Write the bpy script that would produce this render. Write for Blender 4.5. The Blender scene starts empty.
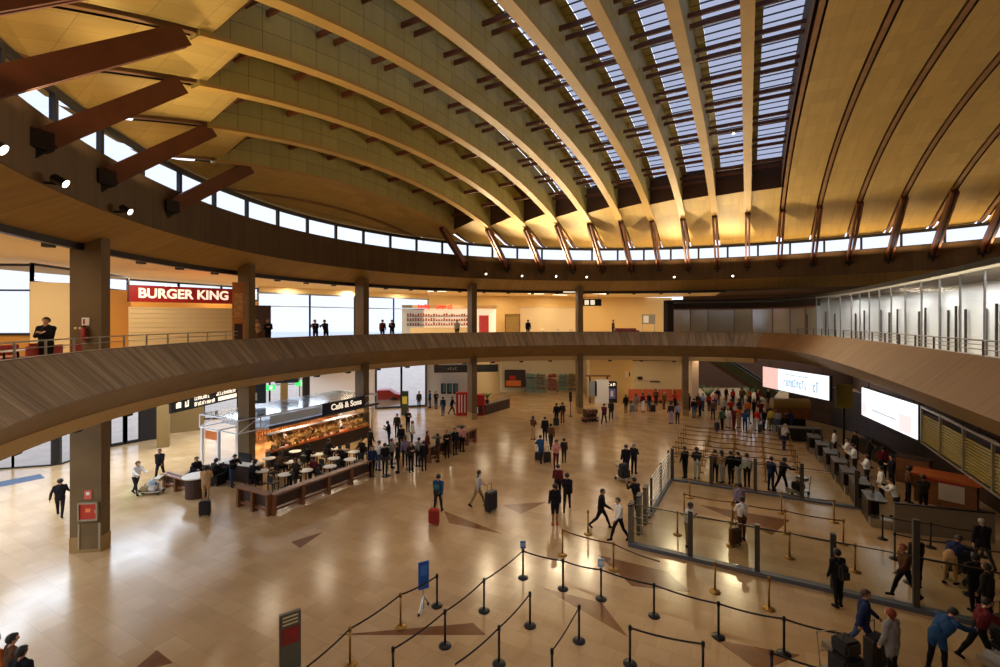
# light levels
EXPOSURE = 0.0
UPL = 60; GDL = 58; MDL = 120; CDL = 200; ROOF = 700; SKY = 2.6; FLOOD = 2000
import bpy, bmesh, math, random
from mathutils import Vector, Matrix
from math import sin, cos, pi, radians, sqrt, atan2
random.seed(7)
SC = bpy.context.scene
COL = SC.collection
F, CX, HY, EYE = 460.0, 500.0, 321.0, 9.0        # focal (px), principal column, horizon row, eye height (m)

# ------------------------------------------------------------------ oval plan
UX, UY = .8805, -.4741
VX, VY = .4741, .8805
OCX, OCY, OA, OB = 13.25, 18.56, 28.5, 24.65
UC, VC = OCX*UX+OCY*UY, OCX*VX+OCY*VY           # oval centre in (u, v)

def uv(u, v): return (u*UX+v*VX, u*UY+v*VY)
def to_uv(x, y): return (x*UX+y*UY, x*VX+y*VY)
def oval_uv(th, o=0.0):
    c, s = cos(th), sin(th)
    n = Vector((c/OA, s/OB)).normalized()
    return (UC+OA*c+n.x*o, VC+OB*s+n.y*o)
def oval(th, o=0.0): return uv(*oval_uv(th, o))
def oval_n(th):
    n = Vector((cos(th)/OA, sin(th)/OB)).normalized()
    return Vector((n.x*UX+n.y*VX, n.x*UY+n.y*VY))
def hit_theta(px, o=0.0):
    """angle of the far/left oval offset by o that is seen in image column px"""
    best, bt = 1e9, 0
    for i in range(0, 2400):
        th = radians(20+i*0.1)
        x, y = oval(th, o)
        if y < 2: continue
        e = abs(CX+F*x/y-px)
        if e < best: best, bt = e, th
    return bt
def G(px, py, z=0.0):
    d = F*(EYE-z)/(py-HY)
    return ((px-CX)/F*d, d)
def ray_z(px, d, py):  # height of a pixel at depth d
    return EYE-(py-HY)*d/F

# ------------------------------------------------------------------ materials
MATS = {}
def lin(c):
    return tuple(((x/12.92) if x <= .04045 else ((x+.055)/1.055)**2.4) for x in c)
def hexc(s):
    return lin(tuple(int(s[i:i+2], 16)/255 for i in (0, 2, 4)))
def mat(name, col='808080', rough=.6, metal=0., emit=0., noise=0., nscale=6., bump=0., spec=.5, coords='Object'):
    if name in MATS: return MATS[name]
    m = bpy.data.materials.new(name); m.use_nodes = True
    nt = m.node_tree; b = nt.nodes['Principled BSDF']
    c = hexc(col) if isinstance(col, str) else col
    b.inputs['Base Color'].default_value = (*c, 1)
    b.inputs['Roughness'].default_value = rough
    b.inputs['Metallic'].default_value = metal
    b.inputs['Specular IOR Level'].default_value = spec
    if emit:
        b.inputs['Emission Color'].default_value = (*c, 1)
        b.inputs['Emission Strength'].default_value = emit
    if noise or bump:
        tc = nt.nodes.new('ShaderNodeTexCoord'); n = nt.nodes.new('ShaderNodeTexNoise')
        n.inputs['Scale'].default_value = nscale; n.inputs['Detail'].default_value = 5
        nt.links.new(tc.outputs[coords], n.inputs['Vector'])
        if noise:
            r = nt.nodes.new('ShaderNodeValToRGB')
            r.color_ramp.elements[0].position = .3; r.color_ramp.elements[1].position = .7
            r.color_ramp.elements[0].color = (*[x*(1-noise) for x in c], 1)
            r.color_ramp.elements[1].color = (*[min(1, x*(1+noise)) for x in c], 1)
            nt.links.new(n.outputs['Fac'], r.inputs['Fac']); nt.links.new(r.outputs['Color'], b.inputs['Base Color'])
        if bump:
            bp = nt.nodes.new('ShaderNodeBump'); bp.inputs['Strength'].default_value = bump; bp.inputs['Distance'].default_value = .02
            nt.links.new(n.outputs['Fac'], bp.inputs['Height']); nt.links.new(bp.outputs['Normal'], b.inputs['Normal'])
    MATS[name] = m
    return m
def glass_mat(name, tint='ffffff', gloss=.12, rough=.02):
    if name in MATS: return MATS[name]
    m = bpy.data.materials.new(name); m.use_nodes = True
    nt = m.node_tree; nt.nodes.clear()
    o = nt.nodes.new('ShaderNodeOutputMaterial'); t = nt.nodes.new('ShaderNodeBsdfTransparent')
    g = nt.nodes.new('ShaderNodeBsdfGlossy'); mx = nt.nodes.new('ShaderNodeMixShader')
    lw = nt.nodes.new('ShaderNodeLayerWeight'); fr = nt.nodes.new('ShaderNodeMath'); fr.operation = 'POWER'; fr.inputs[1].default_value = 5
    nt.links.new(lw.outputs['Facing'], fr.inputs[0])
    ad = nt.nodes.new('ShaderNodeMath'); ad.operation = 'ADD'; ad.use_clamp = True
    ad.inputs[1].default_value = gloss*.4
    t.inputs['Color'].default_value = (*hexc(tint), 1)
    g.inputs['Roughness'].default_value = rough
    nt.links.new(fr.outputs[0], ad.inputs[0]); nt.links.new(ad.outputs[0], mx.inputs[0])
    nt.links.new(t.outputs[0], mx.inputs[1]); nt.links.new(g.outputs[0], mx.inputs[2])
    nt.links.new(mx.outputs[0], o.inputs['Surface'])
    MATS[name] = m
    return m
def uv_stripes(name, c1, c2, su, sv, jw=.06, rough=.6, streak=0., jv=None, bump=.15):
    """panels: joints every su metres along U and sv along V (mesh UVs are in metres); streak = blotchy boards"""
    if name in MATS: return MATS[name]
    m = bpy.data.materials.new(name); m.use_nodes = True
    nt = m.node_tree; b = nt.nodes['Principled BSDF']; N = nt.nodes.new; L = nt.links.new
    b.inputs['Roughness'].default_value = rough
    uvn = N('ShaderNodeUVMap'); sp = N('ShaderNodeSeparateXYZ'); L(uvn.outputs[0], sp.inputs[0])
    def saw(out, s, w):
        a = N('ShaderNodeMath'); a.operation = 'DIVIDE'; a.inputs[1].default_value = s; L(out, a.inputs[0])
        f = N('ShaderNodeMath'); f.operation = 'FRACT'; L(a.outputs[0], f.inputs[0])
        l = N('ShaderNodeMath'); l.operation = 'LESS_THAN'; l.inputs[1].default_value = w/s; L(f.outputs[0], l.inputs[0])
        return l.outputs[0], a.outputs[0]
    ju, du = saw(sp.outputs['X'], su, jw); jv_, dv = saw(sp.outputs['Y'], sv, jv or jw)
    mx = N('ShaderNodeMath'); mx.operation = 'MAXIMUM'; L(ju, mx.inputs[0]); L(jv_, mx.inputs[1])
    fu = N('ShaderNodeMath'); fu.operation = 'FLOOR'; L(du, fu.inputs[0])
    fv = N('ShaderNodeMath'); fv.operation = 'FLOOR'; L(dv, fv.inputs[0])
    cb = N('ShaderNodeCombineXYZ'); L(fu.outputs[0], cb.inputs[0]); L(fv.outputs[0], cb.inputs[1])
    wn = N('ShaderNodeTexWhiteNoise'); wn.noise_dimensions = '2D'; L(cb.outputs[0], wn.inputs['Vector'])
    mp = N('ShaderNodeMapping'); mp.inputs['Scale'].default_value = (2.2, .25, 1); L(uvn.outputs[0], mp.inputs['Vector'])
    ns = N('ShaderNodeTexNoise'); ns.inputs['Scale'].default_value = 1.6; ns.inputs['Detail'].default_value = 5; L(mp.outputs[0], ns.inputs['Vector'])
    av = N('ShaderNodeMix'); av.data_type = 'FLOAT'; av.inputs[0].default_value = .35+.5*streak
    L(wn.outputs['Value'], av.inputs[2]); L(ns.outputs['Fac'], av.inputs[3])
    rp = N('ShaderNodeValToRGB'); rp.color_ramp.elements[0].position = .2; rp.color_ramp.elements[1].position = .8
    rp.color_ramp.elements[0].color = (*hexc(c1), 1); rp.color_ramp.elements[1].color = (*hexc(c2), 1)
    L(av.outputs[0], rp.inputs[0])
    dk = N('ShaderNodeMix'); dk.data_type = 'RGBA'; dk.blend_type = 'MULTIPLY'
    L(mx.outputs[0], dk.inputs[0]); L(rp.outputs[0], dk.inputs[6]); dk.inputs[7].default_value = (.45, .4, .35, 1)
    L(dk.outputs[2], b.inputs['Base Color'])
    if bump:
        iv = N('ShaderNodeMath'); iv.operation = 'SUBTRACT'; iv.inputs[0].default_value = 1; L(mx.outputs[0], iv.inputs[1])
        bp = N('ShaderNodeBump'); bp.inputs['Strength'].default_value = bump; bp.inputs['Distance'].default_value = .03
        L(iv.outputs[0], bp.inputs['Height']); L(bp.outputs[0], b.inputs['Normal'])
    MATS[name] = m
    return m

# ------------------------------------------------------------------ mesh builder
class MB:
    def __init__(s): s.v = []; s.f = []; s.uv = {}
    def quad(s, a, b, c, d, uvs=None):
        i = len(s.v); s.v += [tuple(a), tuple(b), tuple(c), tuple(d)]
        if uvs: s.uv[len(s.f)] = uvs
        s.f.append((i, i+1, i+2, i+3)); return s
    def box(s, c, size, rz=0.0, M=None):
        hx, hy, hz = size[0]/2, size[1]/2, size[2]/2
        i = len(s.v); cr, sr = cos(rz), sin(rz)
        for x, y, z in ((-1,-1,-1),(1,-1,-1),(1,1,-1),(-1,1,-1),(-1,-1,1),(1,-1,1),(1,1,1),(-1,1,1)):
            p = Vector((x*hx, y*hy, z*hz))
            if M is not None: p = M @ p
            else: p = Vector((p.x*cr-p.y*sr, p.x*sr+p.y*cr, p.z))
            s.v.append((p.x+c[0], p.y+c[1], p.z+c[2]))
        for f in ((0,3,2,1),(4,5,6,7),(0,1,5,4),(1,2,6,5),(2,3,7,6),(3,0,4,7)): s.f.append(tuple(i+k for k in f))
        return s
    def bar(s, a, b, w, h, up=(0, 0, 1)):
        """box beam from a to b, w across, h along the up side"""
        a, b = Vector(a), Vector(b); d = b-a; L = d.length
        if L < 1e-6: return s
        d.normalize(); up = Vector(up).normalized()
        if abs(d.dot(up)) > .98: up = Vector((1, 0, 0)) if abs(d.x) < .9 else Vector((0, 1, 0))
        sx = d.cross(up).normalized(); sz = sx.cross(d).normalized()
        M = Matrix((sx, d, sz)).transposed()
        return s.box((a+b)/2, (w, L, h), M=M)
    def tube(s, pts, r, n=8, caps=True):
        pts = [Vector(p) for p in pts]; rr = r if isinstance(r, (list, tuple)) else [r]*len(pts)
        i0 = len(s.v); ref = Vector((0, 0, 1))
        for k, p in enumerate(pts):
            d = (pts[min(k+1, len(pts)-1)]-pts[max(k-1, 0)])
            d = d.normalized() if d.length > 1e-9 else Vector((0, 0, 1))
            q = ref if abs(d.dot(ref)) < .95 else Vector((1, 0, 0))
            a = d.cross(q).normalized(); b = d.cross(a)
            for j in range(n):
                t = 2*pi*j/n; w = p+a*cos(t)*rr[k]+b*sin(t)*rr[k]; s.v.append(tuple(w))
        for k in range(len(pts)-1):
            for j in range(n):
                a, b = i0+k*n+j, i0+k*n+(j+1) % n
                s.f.append((a, b, b+n, a+n))
        if caps:
            s.f.append(tuple(i0+j for j in range(n))[::-1]); e = i0+(len(pts)-1)*n
            s.f.append(tuple(e+j for j in range(n)))
        return s
    def lathe(s, prof, c=(0, 0, 0), n=16):
        i0 = len(s.v)
        for r, z in prof:
            for j in range(n):
                t = 2*pi*j/n; s.v.append((c[0]+r*cos(t), c[1]+r*sin(t), c[2]+z))
        for k in range(len(prof)-1):
            for j in range(n):
                a, b = i0+k*n+j, i0+k*n+(j+1) % n
                s.f.append((a, b, b+n, a+n))
        s.f.append(tuple(i0+j for j in range(n))[::-1]); e = i0+(len(prof)-1)*n
        s.f.append(tuple(e+j for j in range(n)))
        return s
    def ball(s, c, r, n=8, sc=(1, 1, 1)):
        m = max(4, n//2)
        return s.lathe_s([(sin(pi*k/m)*r+1e-5, -cos(pi*k/m)*r) for k in range(m+1)], c, n, sc)
    def lathe_s(s, prof, c, n, sc):
        i0 = len(s.v); s.lathe(prof, (0, 0, 0), n)
        for i in range(i0, len(s.v)):
            x, y, z = s.v[i]; s.v[i] = (c[0]+x*sc[0], c[1]+y*sc[1], c[2]+z*sc[2])
        return s
    def prism(s, poly, z0, z1):
        i = len(s.v); n = len(poly)
        for x, y in poly: s.v.append((x, y, z0))
        for x, y in poly: s.v.append((x, y, z1))
        s.f.append(tuple(range(i, i+n))[::-1]); s.f.append(tuple(range(i+n, i+2*n)))
        for j in range(n):
            k = (j+1) % n; s.f.append((i+j, i+k, i+n+k, i+n+j))
        return s
    def sweep(s, path, prof, close=False, u0=0.0, caps=True):
        """path: [(pos2d, normal2d)], prof: closed list of (offset, z); UVs in metres"""
        n = len(prof); i0 = len(s.v); U = [u0]
        for k, (p, nn) in enumerate(path):
            if k: U.append(U[-1]+(Vector(p)-Vector(path[k-1][0])).length)
            for o, z in prof: s.v.append((p[0]+nn[0]*o, p[1]+nn[1]*o, z))
        V = [0.0]
        for j in range(n):
            a, b = prof[j], prof[(j+1) % n]; V.append(V[-1]+math.hypot(b[0]-a[0], b[1]-a[1]))
        for k in range(len(path)-1):
            for j in range(n):
                j2 = (j+1) % n
                a, b = i0+k*n+j, i0+k*n+j2
                s.uv[len(s.f)] = ((U[k], V[j]), (U[k], V[j+1]), (U[k+1], V[j+1]), (U[k+1], V[j]))
                s.f.append((a, b, b+n, a+n))
        if caps and n > 2:
            s.f.append(tuple(i0+j for j in range(n))); e = i0+(len(path)-1)*n
            s.f.append(tuple(e+j for j in range(n))[::-1])
        return s
    def mesh(s, name, m, smooth=False):
        me = bpy.data.meshes.new(name); me.from_pydata(s.v, [], s.f)
        if s.uv:
            L = me.uv_layers.new(name='UVMap')
            for p in me.polygons:
                q = s.uv.get(p.index)
                if q:
                    for k, li in enumerate(p.loop_indices):
                        if k < len(q): L.data[li].uv = q[k]
        if m: me.materials.append(m)
        if smooth:
            for p in me.polygons: p.use_smooth = True
        bm = bmesh.new(); bm.from_mesh(me); bmesh.ops.recalc_face_normals(bm, faces=bm.faces); bm.to_mesh(me); bm.free()
        return me
    def build(s, name, m, parent=None, smooth=False, loc=None):
        o = bpy.data.objects.new(name, s.mesh(name, m, smooth)); COL.objects.link(o)
        if parent is not None: o.parent = parent
        if loc is not None: o.location = loc
        return o

def tag(o, label, cat, group=None):
    o['label'] = label; o['category'] = cat
    if group: o['group'] = group
    return o
def struct(o): o['kind'] = 'structure'; return o
def thing(name, label, cat, loc=(0, 0, 0), rz=0.0, group=None):
    o = bpy.data.objects.new(name, None); COL.objects.link(o); o.empty_display_size = .1
    o.location = loc; o.rotation_euler = (0, 0, rz)
    return tag(o, label, cat, group)
KIDS = {}
def children(o): return [c for c in bpy.data.objects if c.parent == o]
def dup(root, loc, rz=0.0, label=None, group=None, kids=None):
    r = root.copy(); COL.objects.link(r); r.location = loc; r.rotation_euler = (0, 0, rz)
    if label: r['label'] = label
    if group: r['group'] = group
    if root.name not in KIDS: KIDS[root.name] = [(c, children(c)) for c in children(root)]
    for ch, gs in KIDS[root.name]:
        c = ch.copy(); COL.objects.link(c); c.parent = r
        for g in gs:
            d = g.copy(); COL.objects.link(d); d.parent = c
    return r
def text(name, body, size, m, parent=None, loc=(0, 0, 0), rot=(pi/2, 0, 0), ext=.01, bold=0., sx=1., align='CENTER'):
    c = bpy.data.curves.new(name, 'FONT'); c.body = body; c.size = size; c.extrude = ext; c.offset = bold
    c.align_x = align; c.align_y = 'CENTER'; c.materials.append(m)
    o = bpy.data.objects.new(name, c); COL.objects.link(o); bpy.context.view_layer.update()
    me = bpy.data.meshes.new_from_object(o.evaluated_get(bpy.context.evaluated_depsgraph_get())); bpy.data.objects.remove(o)
    if not me.materials: me.materials.append(m)
    o = bpy.data.objects.new(name, me); COL.objects.link(o); o.location = loc; o.rotation_euler = rot; o.scale = (sx, 1, 1)
    if parent is not None: o.parent = parent
    return o
def lamp(kind, name, loc, power, col=(1, .75, .45), size=.5, rot=(0, 0, 0), spot=1.2, size_y=None, parent=None):
    l = bpy.data.lights.new(name, kind); l.energy = power; l.color = col
    if kind == 'AREA':
        l.shape = 'RECTANGLE' if size_y else 'DISK'; l.size = size
        if size_y: l.size_y = size_y
    else: l.shadow_soft_size = size
    if kind == 'SPOT': l.spot_size = spot; l.spot_blend = .6
    o = bpy.data.objects.new(name, l); COL.objects.link(o); o.location = loc; o.rotation_euler = rot
    if parent is not None: o.parent = parent
    return o
def aim(frm, to): return (Vector(to)-Vector(frm)).to_track_quat('-Z', 'Y').to_euler()
# ================================================================== camera, world
cam = bpy.data.cameras.new('camera'); cam.sensor_width = 36; cam.lens = F/1000*36
cam.shift_y = -(333.5-HY)/1000; cam.clip_end = 600; cam.clip_start = .05
co = bpy.data.objects.new('camera', cam); COL.objects.link(co); co.location = (0, 0, EYE); co.rotation_euler = (pi/2, 0, 0)
SC.camera = co
w = bpy.data.worlds.new('sky'); SC.world = w; w.use_nodes = True
bg = w.node_tree.nodes['Background']; bg.inputs[0].default_value = (*hexc('e4ebfb'), 1); bg.inputs[1].default_value = SKY
SC.view_settings.view_transform = 'Standard'; SC.view_settings.look = 'None'; SC.view_settings.gamma = 1
SC.view_settings.exposure = EXPOSURE
SC.cycles.use_denoising = True
SC.cycles.max_bounces = 7; SC.cycles.diffuse_bounces = 4; SC.cycles.transparent_max_bounces = 12
SC.cycles.sample_clamp_indirect = 4.0

# ================================================================== materials of the shell
M_conc = uv_stripes('board marked concrete', '5c5044', 'ab9a86', .5, 40, .03, .8, .95, bump=.4)
M_conc_low = mat('smooth tan concrete', '84683c', .7, noise=.15, nscale=1.2)
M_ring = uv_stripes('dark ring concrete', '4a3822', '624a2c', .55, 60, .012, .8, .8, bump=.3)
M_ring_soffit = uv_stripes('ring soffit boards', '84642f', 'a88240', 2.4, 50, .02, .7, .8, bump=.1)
M_pier = mat('pillar concrete', '6a5330', .65, noise=.2, nscale=.8)
M_panel = uv_stripes('acoustic ceiling panel', 'a88a46', 'bc9c54', .6, 1.3, .008, .6, .6, jv=.012, bump=.06)
M_beam = uv_stripes('beam side panel', 'a0904e', 'b2a25c', 1.1, .75, .025, .55, .6, bump=.12)
M_beam_low = mat('beam underside wood', 'b48e46', .5, noise=.1, nscale=.7)
M_strut = mat('red brown timber', '633417', .5, noise=.2, nscale=1.5)
M_rib = mat('ceiling rib timber', '8a6030', .6, noise=.2, nscale=1.5)
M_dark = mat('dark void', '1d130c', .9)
M_void = mat('dark brown boards and unlit walls', '4a2f1a', .8)
M_metal_dk = mat('dark metal', '2a2422', .45, .6)
M_steel = mat('brushed steel', 'b9b4a8', .3, .9)
M_frame_dk = mat('dark window frame', '33302e', .5, .3)
M_glass = glass_mat('clear glass', 'bcc0c6')
M_glass_sky = glass_mat('tinted roof glass', '80828e', 0)
M_cream = mat('cream wall', 'e6cfa0', .7)
M_warmceil = mat('warm white ceiling', 'e8cf9c', .7)
M_yellow = mat('yellow plaster', 'd0a04a', .7)
M_white = mat('white paint', 'e8e6e0', .5)
M_black = mat('black', '0c0b0b', .5)

# ================================================================== floor
def floor_mat():
    m = bpy.data.materials.new('polished beige stone'); m.use_nodes = True; nt = m.node_tree; N = nt.nodes.new; L = nt.links.new
    b = nt.nodes['Principled BSDF']
    tc = N('ShaderNodeTexCoord'); mp = N('ShaderNodeMapping'); mp.inputs['Rotation'].default_value = (0, 0, radians(28.3)); L(tc.outputs['Object'], mp.inputs[0])
    br = N('ShaderNodeTexBrick'); br.offset = .5; br.inputs['Scale'].default_value = 1; br.inputs['Brick Width'].default_value = .9; br.inputs['Row Height'].default_value = .6
    br.inputs['Mortar Size'].default_value = .006
    br.inputs['Color1'].default_value = (*hexc('c4a67c'), 1); br.inputs['Color2'].default_value = (*hexc('b4966c'), 1); br.inputs['Mortar'].default_value = (*hexc('a88a62'), 1)
    L(mp.outputs[0], br.inputs['Vector'])
    ns = N('ShaderNodeTexNoise'); ns.inputs['Scale'].default_value = .6; ns.inputs['Detail'].default_value = 7; L(mp.outputs[0], ns.inputs['Vector'])
    rp = N('ShaderNodeValToRGB'); rp.color_ramp.elements[0].position = .3; rp.color_ramp.elements[1].position = .7
    rp.color_ramp.elements[0].color = (.82, .76, .7, 1); rp.color_ramp.elements[1].color = (1, 1, 1, 1); L(ns.outputs['Fac'], rp.inputs[0])
    mx = N('ShaderNodeMix'); mx.data_type = 'RGBA'; mx.blend_type = 'MULTIPLY'; mx.inputs[0].default_value = 1
    L(br.outputs['Color'], mx.inputs[6]); L(rp.outputs[0], mx.inputs[7]); L(mx.outputs[2], b.inputs['Base Color'])
    n2 = N('ShaderNodeTexNoise'); n2.inputs['Scale'].default_value = 1.7; n2.inputs['Detail'].default_value = 4; L(mp.outputs[0], n2.inputs['Vector'])
    r2 = N('ShaderNodeMapRange'); r2.inputs['To Min'].default_value = .13; r2.inputs['To Max'].default_value = .27; L(n2.outputs['Fac'], r2.inputs[0])
    L(r2.outputs[0], b.inputs['Roughness']); b.inputs['Specular IOR Level'].default_value = .55
    return m
M_floor = floor_mat()
fl = MB(); FLP = [(-60, -20), (60, -20), (70, 95), (-60, 95)]
fl.prism(FLP, -.2, 0.0); struct(fl.build('floor', M_floor))
struct(MB().prism([(-300, -200), (300, -200), (300, 400), (-300, 400)], -.45, -.25).build('ground', mat('apron paving', 'dfe3ea', .8)))
M_inlay = mat('brown stone inlay', '744a26', .2, noise=.15, nscale=2)
for tri in ([(291, 542), (323, 532), (300, 548)], [(444, 511), (503, 534), (449, 523)], [(503, 505), (546, 502), (521, 514)],
            [(336, 635), (473, 623), (486, 635)], [(543, 588), (602, 603), (628, 637)], [(598, 555), (668, 572), (690, 592), (632, 586)],
            [(128, 674), (157, 650), (173, 663)], [(700, 505), (790, 520), (772, 535)], [(716, 640), (800, 655), (760, 672)]):
    p = [G(*q) for q in tri]
    struct(MB().prism(p, .0, .004).build('floor_inlay', M_inlay))

# ================================================================== mezzanine edge path (anticlockwise seen from the far left to the near right)
EDGE = []
for i in range(0, 150):
    th = radians(246-i*1.0)
    if oval_uv(th, .4)[0] > -1.5 and th < pi/2+.6: break
    EDGE.append(Vector(oval(th, .4)))
ctrl = [(-1.5, 47.55), (.6, 47.1), (2.2, 45.9), (3.4, 43.6), (4.4, 40.2), (5.0, 36.5), (5.4, 32), (5.75, 27), (5.95, 22), (6.1, 17), (6.15, 11), (6.1, 4), (6, -4)]
def catmull(P, n):
    out = []
    for i in range(len(P)-1):
        p0, p1, p2, p3 = (Vector(P[max(i-1, 0)]), Vector(P[i]), Vector(P[i+1]), Vector(P[min(i+2, len(P)-1)]))
        for k in range(n):
            t = k/n
            out.append(.5*((2*p1)+(p2-p0)*t+(2*p0-5*p1+4*p2-p3)*t*t+(3*p1-p0-3*p2+p3)*t**3))
    out.append(Vector(P[-1])); return out
N_OVAL = len(EDGE)
EDGE += [Vector(uv(*q)) for q in catmull(ctrl, 8)]
def with_normals(P, side=1):
    out = []
    for i, p in enumerate(P):
        d = (P[min(i+1, len(P)-1)]-P[max(i-1, 0)]).normalized()
        out.append((p, Vector((-d.y, d.x))*side))
    return out
EP = with_normals(EDGE)                      # normals point away from the void
def edge_at(px, o=0.0):
    """point on the mezzanine edge offset o seen in image column px (first from the left), with its index"""
    best = None
    for i in range(len(EP)-1):
        a = EP[i][0]+EP[i][1]*o; b = EP[i+1][0]+EP[i+1][1]*o
        if a.y < 3 or b.y < 3: continue
        ea, eb = CX+F*a.x/a.y-px, CX+F*b.x/b.y-px
        if ea*eb <= 0:
            t = ea/(ea-eb) if ea != eb else 0
            return a.lerp(b, t), i
    return (EP[0][0], 0)
def upath(v):
    best = None
    for i in range(N_OVAL, len(EDGE)-1):
        a, b = to_uv(*EDGE[i]), to_uv(*EDGE[i+1])
        if (a[1]-v)*(b[1]-v) <= 0 and a[1] != b[1]:
            t = (v-a[1])/(b[1]-a[1]); return a[0]+(b[0]-a[0])*t
    return 6.0
MZ, KERB, NOSE, SOF = 7.3, 7.97, 6.75, 5.6
PPROF = [(0, KERB), (-1.2, NOSE), (-1.12, NOSE-.06), (.28, KERB)]
struct(MB().sweep(EP[:N_OVAL+12], PPROF).build('parapet', M_conc)); struct(MB().sweep(EP[N_OVAL+11:], PPROF).build('parapet', uv_stripes('smooth warm lit concrete', '755638', '93704a', 1.6, 40, .015, .7, .9, bump=.1)))  # right part is smooth; its warm lighting is put into the brown
struct(MB().sweep(EP, [(-1.13, NOSE-.05), (.5, SOF), (.55, SOF), (.3, KERB-.02), (.2, KERB-.08)]).build('parapet_beam', M_conc_low))
struct(MB().sweep(EP, [(.3, MZ), (.5, SOF), (15, SOF), (15, MZ)]).build('mezzanine_floor', mat('mezzanine floor', 'c9b28a', .35)))
struct(MB().sweep(EP[:N_OVAL+8], [(.5, SOF+.02), (.5, SOF-.42), (1.25, SOF-.42), (1.25, SOF+.02)]).build('trim_1', mat('beige duct', 'c8a468', .6)))

# ================================================================== ring beam, upper soffit and ceiling
def ring_path(t0, t1, step=1.5, o=0.0):
    n = max(2, int(abs(t1-t0)/step)); out = []
    for i in range(n+1):
        th = radians(t0+(t1-t0)*i/n); out.append((Vector(oval(th, o)), oval_n(th)))
    return out
RP = ring_path(262, -60)
SILL, LIP, UCZ = 14.8, 12.85, 12.0
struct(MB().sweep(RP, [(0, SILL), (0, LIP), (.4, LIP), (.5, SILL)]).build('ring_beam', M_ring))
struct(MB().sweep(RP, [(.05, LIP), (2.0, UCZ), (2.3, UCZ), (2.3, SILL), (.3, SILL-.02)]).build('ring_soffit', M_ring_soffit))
struct(MB().sweep(ring_path(262, 99), [(2.0, UCZ), (2.0, UCZ-.25), (2.25, UCZ-.25), (2.25, UCZ)]).build('trim_2', M_metal_dk))
struct(MB().sweep(ring_path(262, 99), [(2.2, UCZ), (15, UCZ), (15, UCZ+.3), (2.2, UCZ+.3)]).build('ceiling_mezzanine', M_warmceil))
struct(MB().sweep(ring_path(99, -60), [(2.2, UCZ), (15, UCZ), (15, UCZ+.3), (2.2, UCZ+.3)]).build('ceiling_gate', M_void))  # unlit gate side: its darkness is put into the ceiling colour
struct(MB().sweep(RP, [(14, UCZ+.2), (14, 15), (14.3, 15), (14.3, UCZ+.2)]).build('trim_3', M_void))

# ------------------------------------------------------------------ clerestory
arc, last, marks = 0.0, None, []
th = 258.0
while th > 5:
    p = Vector(oval(radians(th), .25))
    if last is None or (p-last).length >= 2.45: marks.append(th); last = p
    th -= .05
wn = 0
for a, b in zip(marks, marks[1:]):
    wn += 1
    pa, pb = Vector(oval(radians(a), .25)), Vector(oval(radians(b), .25)); n = oval_n(radians((a+b)/2))
    fr = MB(); z0, z1 = SILL, SILL+1.12
    fr.bar((*pa, z0), (*pa, z1), .16, .16, (n.x, n.y, 0))
    fr.bar((*pa, z1-.02), (*pb, z1-.02), .16, .22); fr.bar((*pa, z0+.03), (*pb, z0+.03), .14, .06)
    fo = struct(fr.build('window_%d' % wn, M_frame_dk))
    q = MB(); q.quad((*pa, z0), (*pb, z0), (*pb, z1), (*pa, z1)); q.build('pane', M_glass, fo)

# ------------------------------------------------------------------ the roof
SPC = 2.45; K0, K1 = -10, 12
def rho(u, v): return sqrt(((u-UC)/OA)**2+((v-VC)/OB)**2)
def zs(u, v):
    r = rho(u, v)
    return EYE+7.1+4.8*(1-r**2.7) if r <= 1 else EYE+7.1-1.5*(r-1)
def half_w(u, o=0.0):
    t = 1-((u-UC)/(OA+o))**2
    return (OB+o)*sqrt(t) if t > 0 else 0
def open_w(u): return .71*half_w(u)
KO0, KO1 = -9, 1                                     # the open, glazed bays lie between these beams
panel = MB(); deck = MB(); wallm = MB()
BW = .07; GAP = .2
def strip(mb, u0, u1, v0, v1, dz=0.0, nu=2, nv=22):
    f = lambda v, u: v(u) if callable(v) else v
    for i in range(nu):
        for j in range(nv):
            ua, ub = u0+(u1-u0)*i/nu, u0+(u1-u0)*(i+1)/nu
            la, lb, ha, hb_ = f(v0, ua), f(v0, ub), f(v1, ua), f(v1, ub); p, q = j/nv, (j+1)/nv
            P = [(ua, la+(ha-la)*p), (ub, lb+(hb_-lb)*p), (ub, lb+(hb_-lb)*q), (ua, la+(ha-la)*q)]
            mb.quad(*[(*uv(*p), zs(*p)+dz) for p in P], uvs=P)
for k in range(K0, K1):
    u0, u1 = SPC*k+GAP, SPC*(k+1)-GAP
    um = (u0+u1)/2
    if abs(um-UC) > OA-.5: continue
    hw = min(half_w(u0, .9), half_w(u1, .9)) if min(half_w(u0, .9), half_w(u1, .9)) > 0 else half_w(um, .9)
    if KO0 <= k < KO1:
        ow = open_w(um)
        lo_ = lambda u: VC-half_w(u, .9); hi_ = lambda u: VC+half_w(u, .9)
        strip(panel, u0, u1, lo_, VC-ow, nv=10); strip(panel, u0, u1, VC+ow, hi_, nv=10)
        strip(deck, u0-GAP, u1+GAP, VC-hw, VC-ow, .5, nv=8); strip(deck, u0-GAP, u1+GAP, VC+ow, VC+hw, .5, nv=8)
        for s in (-1, 1):
            v = VC+s*ow
            wallm.quad((*uv(u0-GAP, v), zs(u0, v)-.05), (*uv(u1+GAP, v), zs(u1, v)-.05), (*uv(u1+GAP, v), zs(u1, v)+2.1), (*uv(u0-GAP, v), zs(u0, v)+2.1))
    else:
        strip(panel, u0, u1, lambda u: VC-half_w(u, .9), lambda u: VC+half_w(u, .9), nv=40); strip(deck, u0-GAP, u1+GAP, VC-hw-.5, VC+hw+.5, .5, nv=30)
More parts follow.
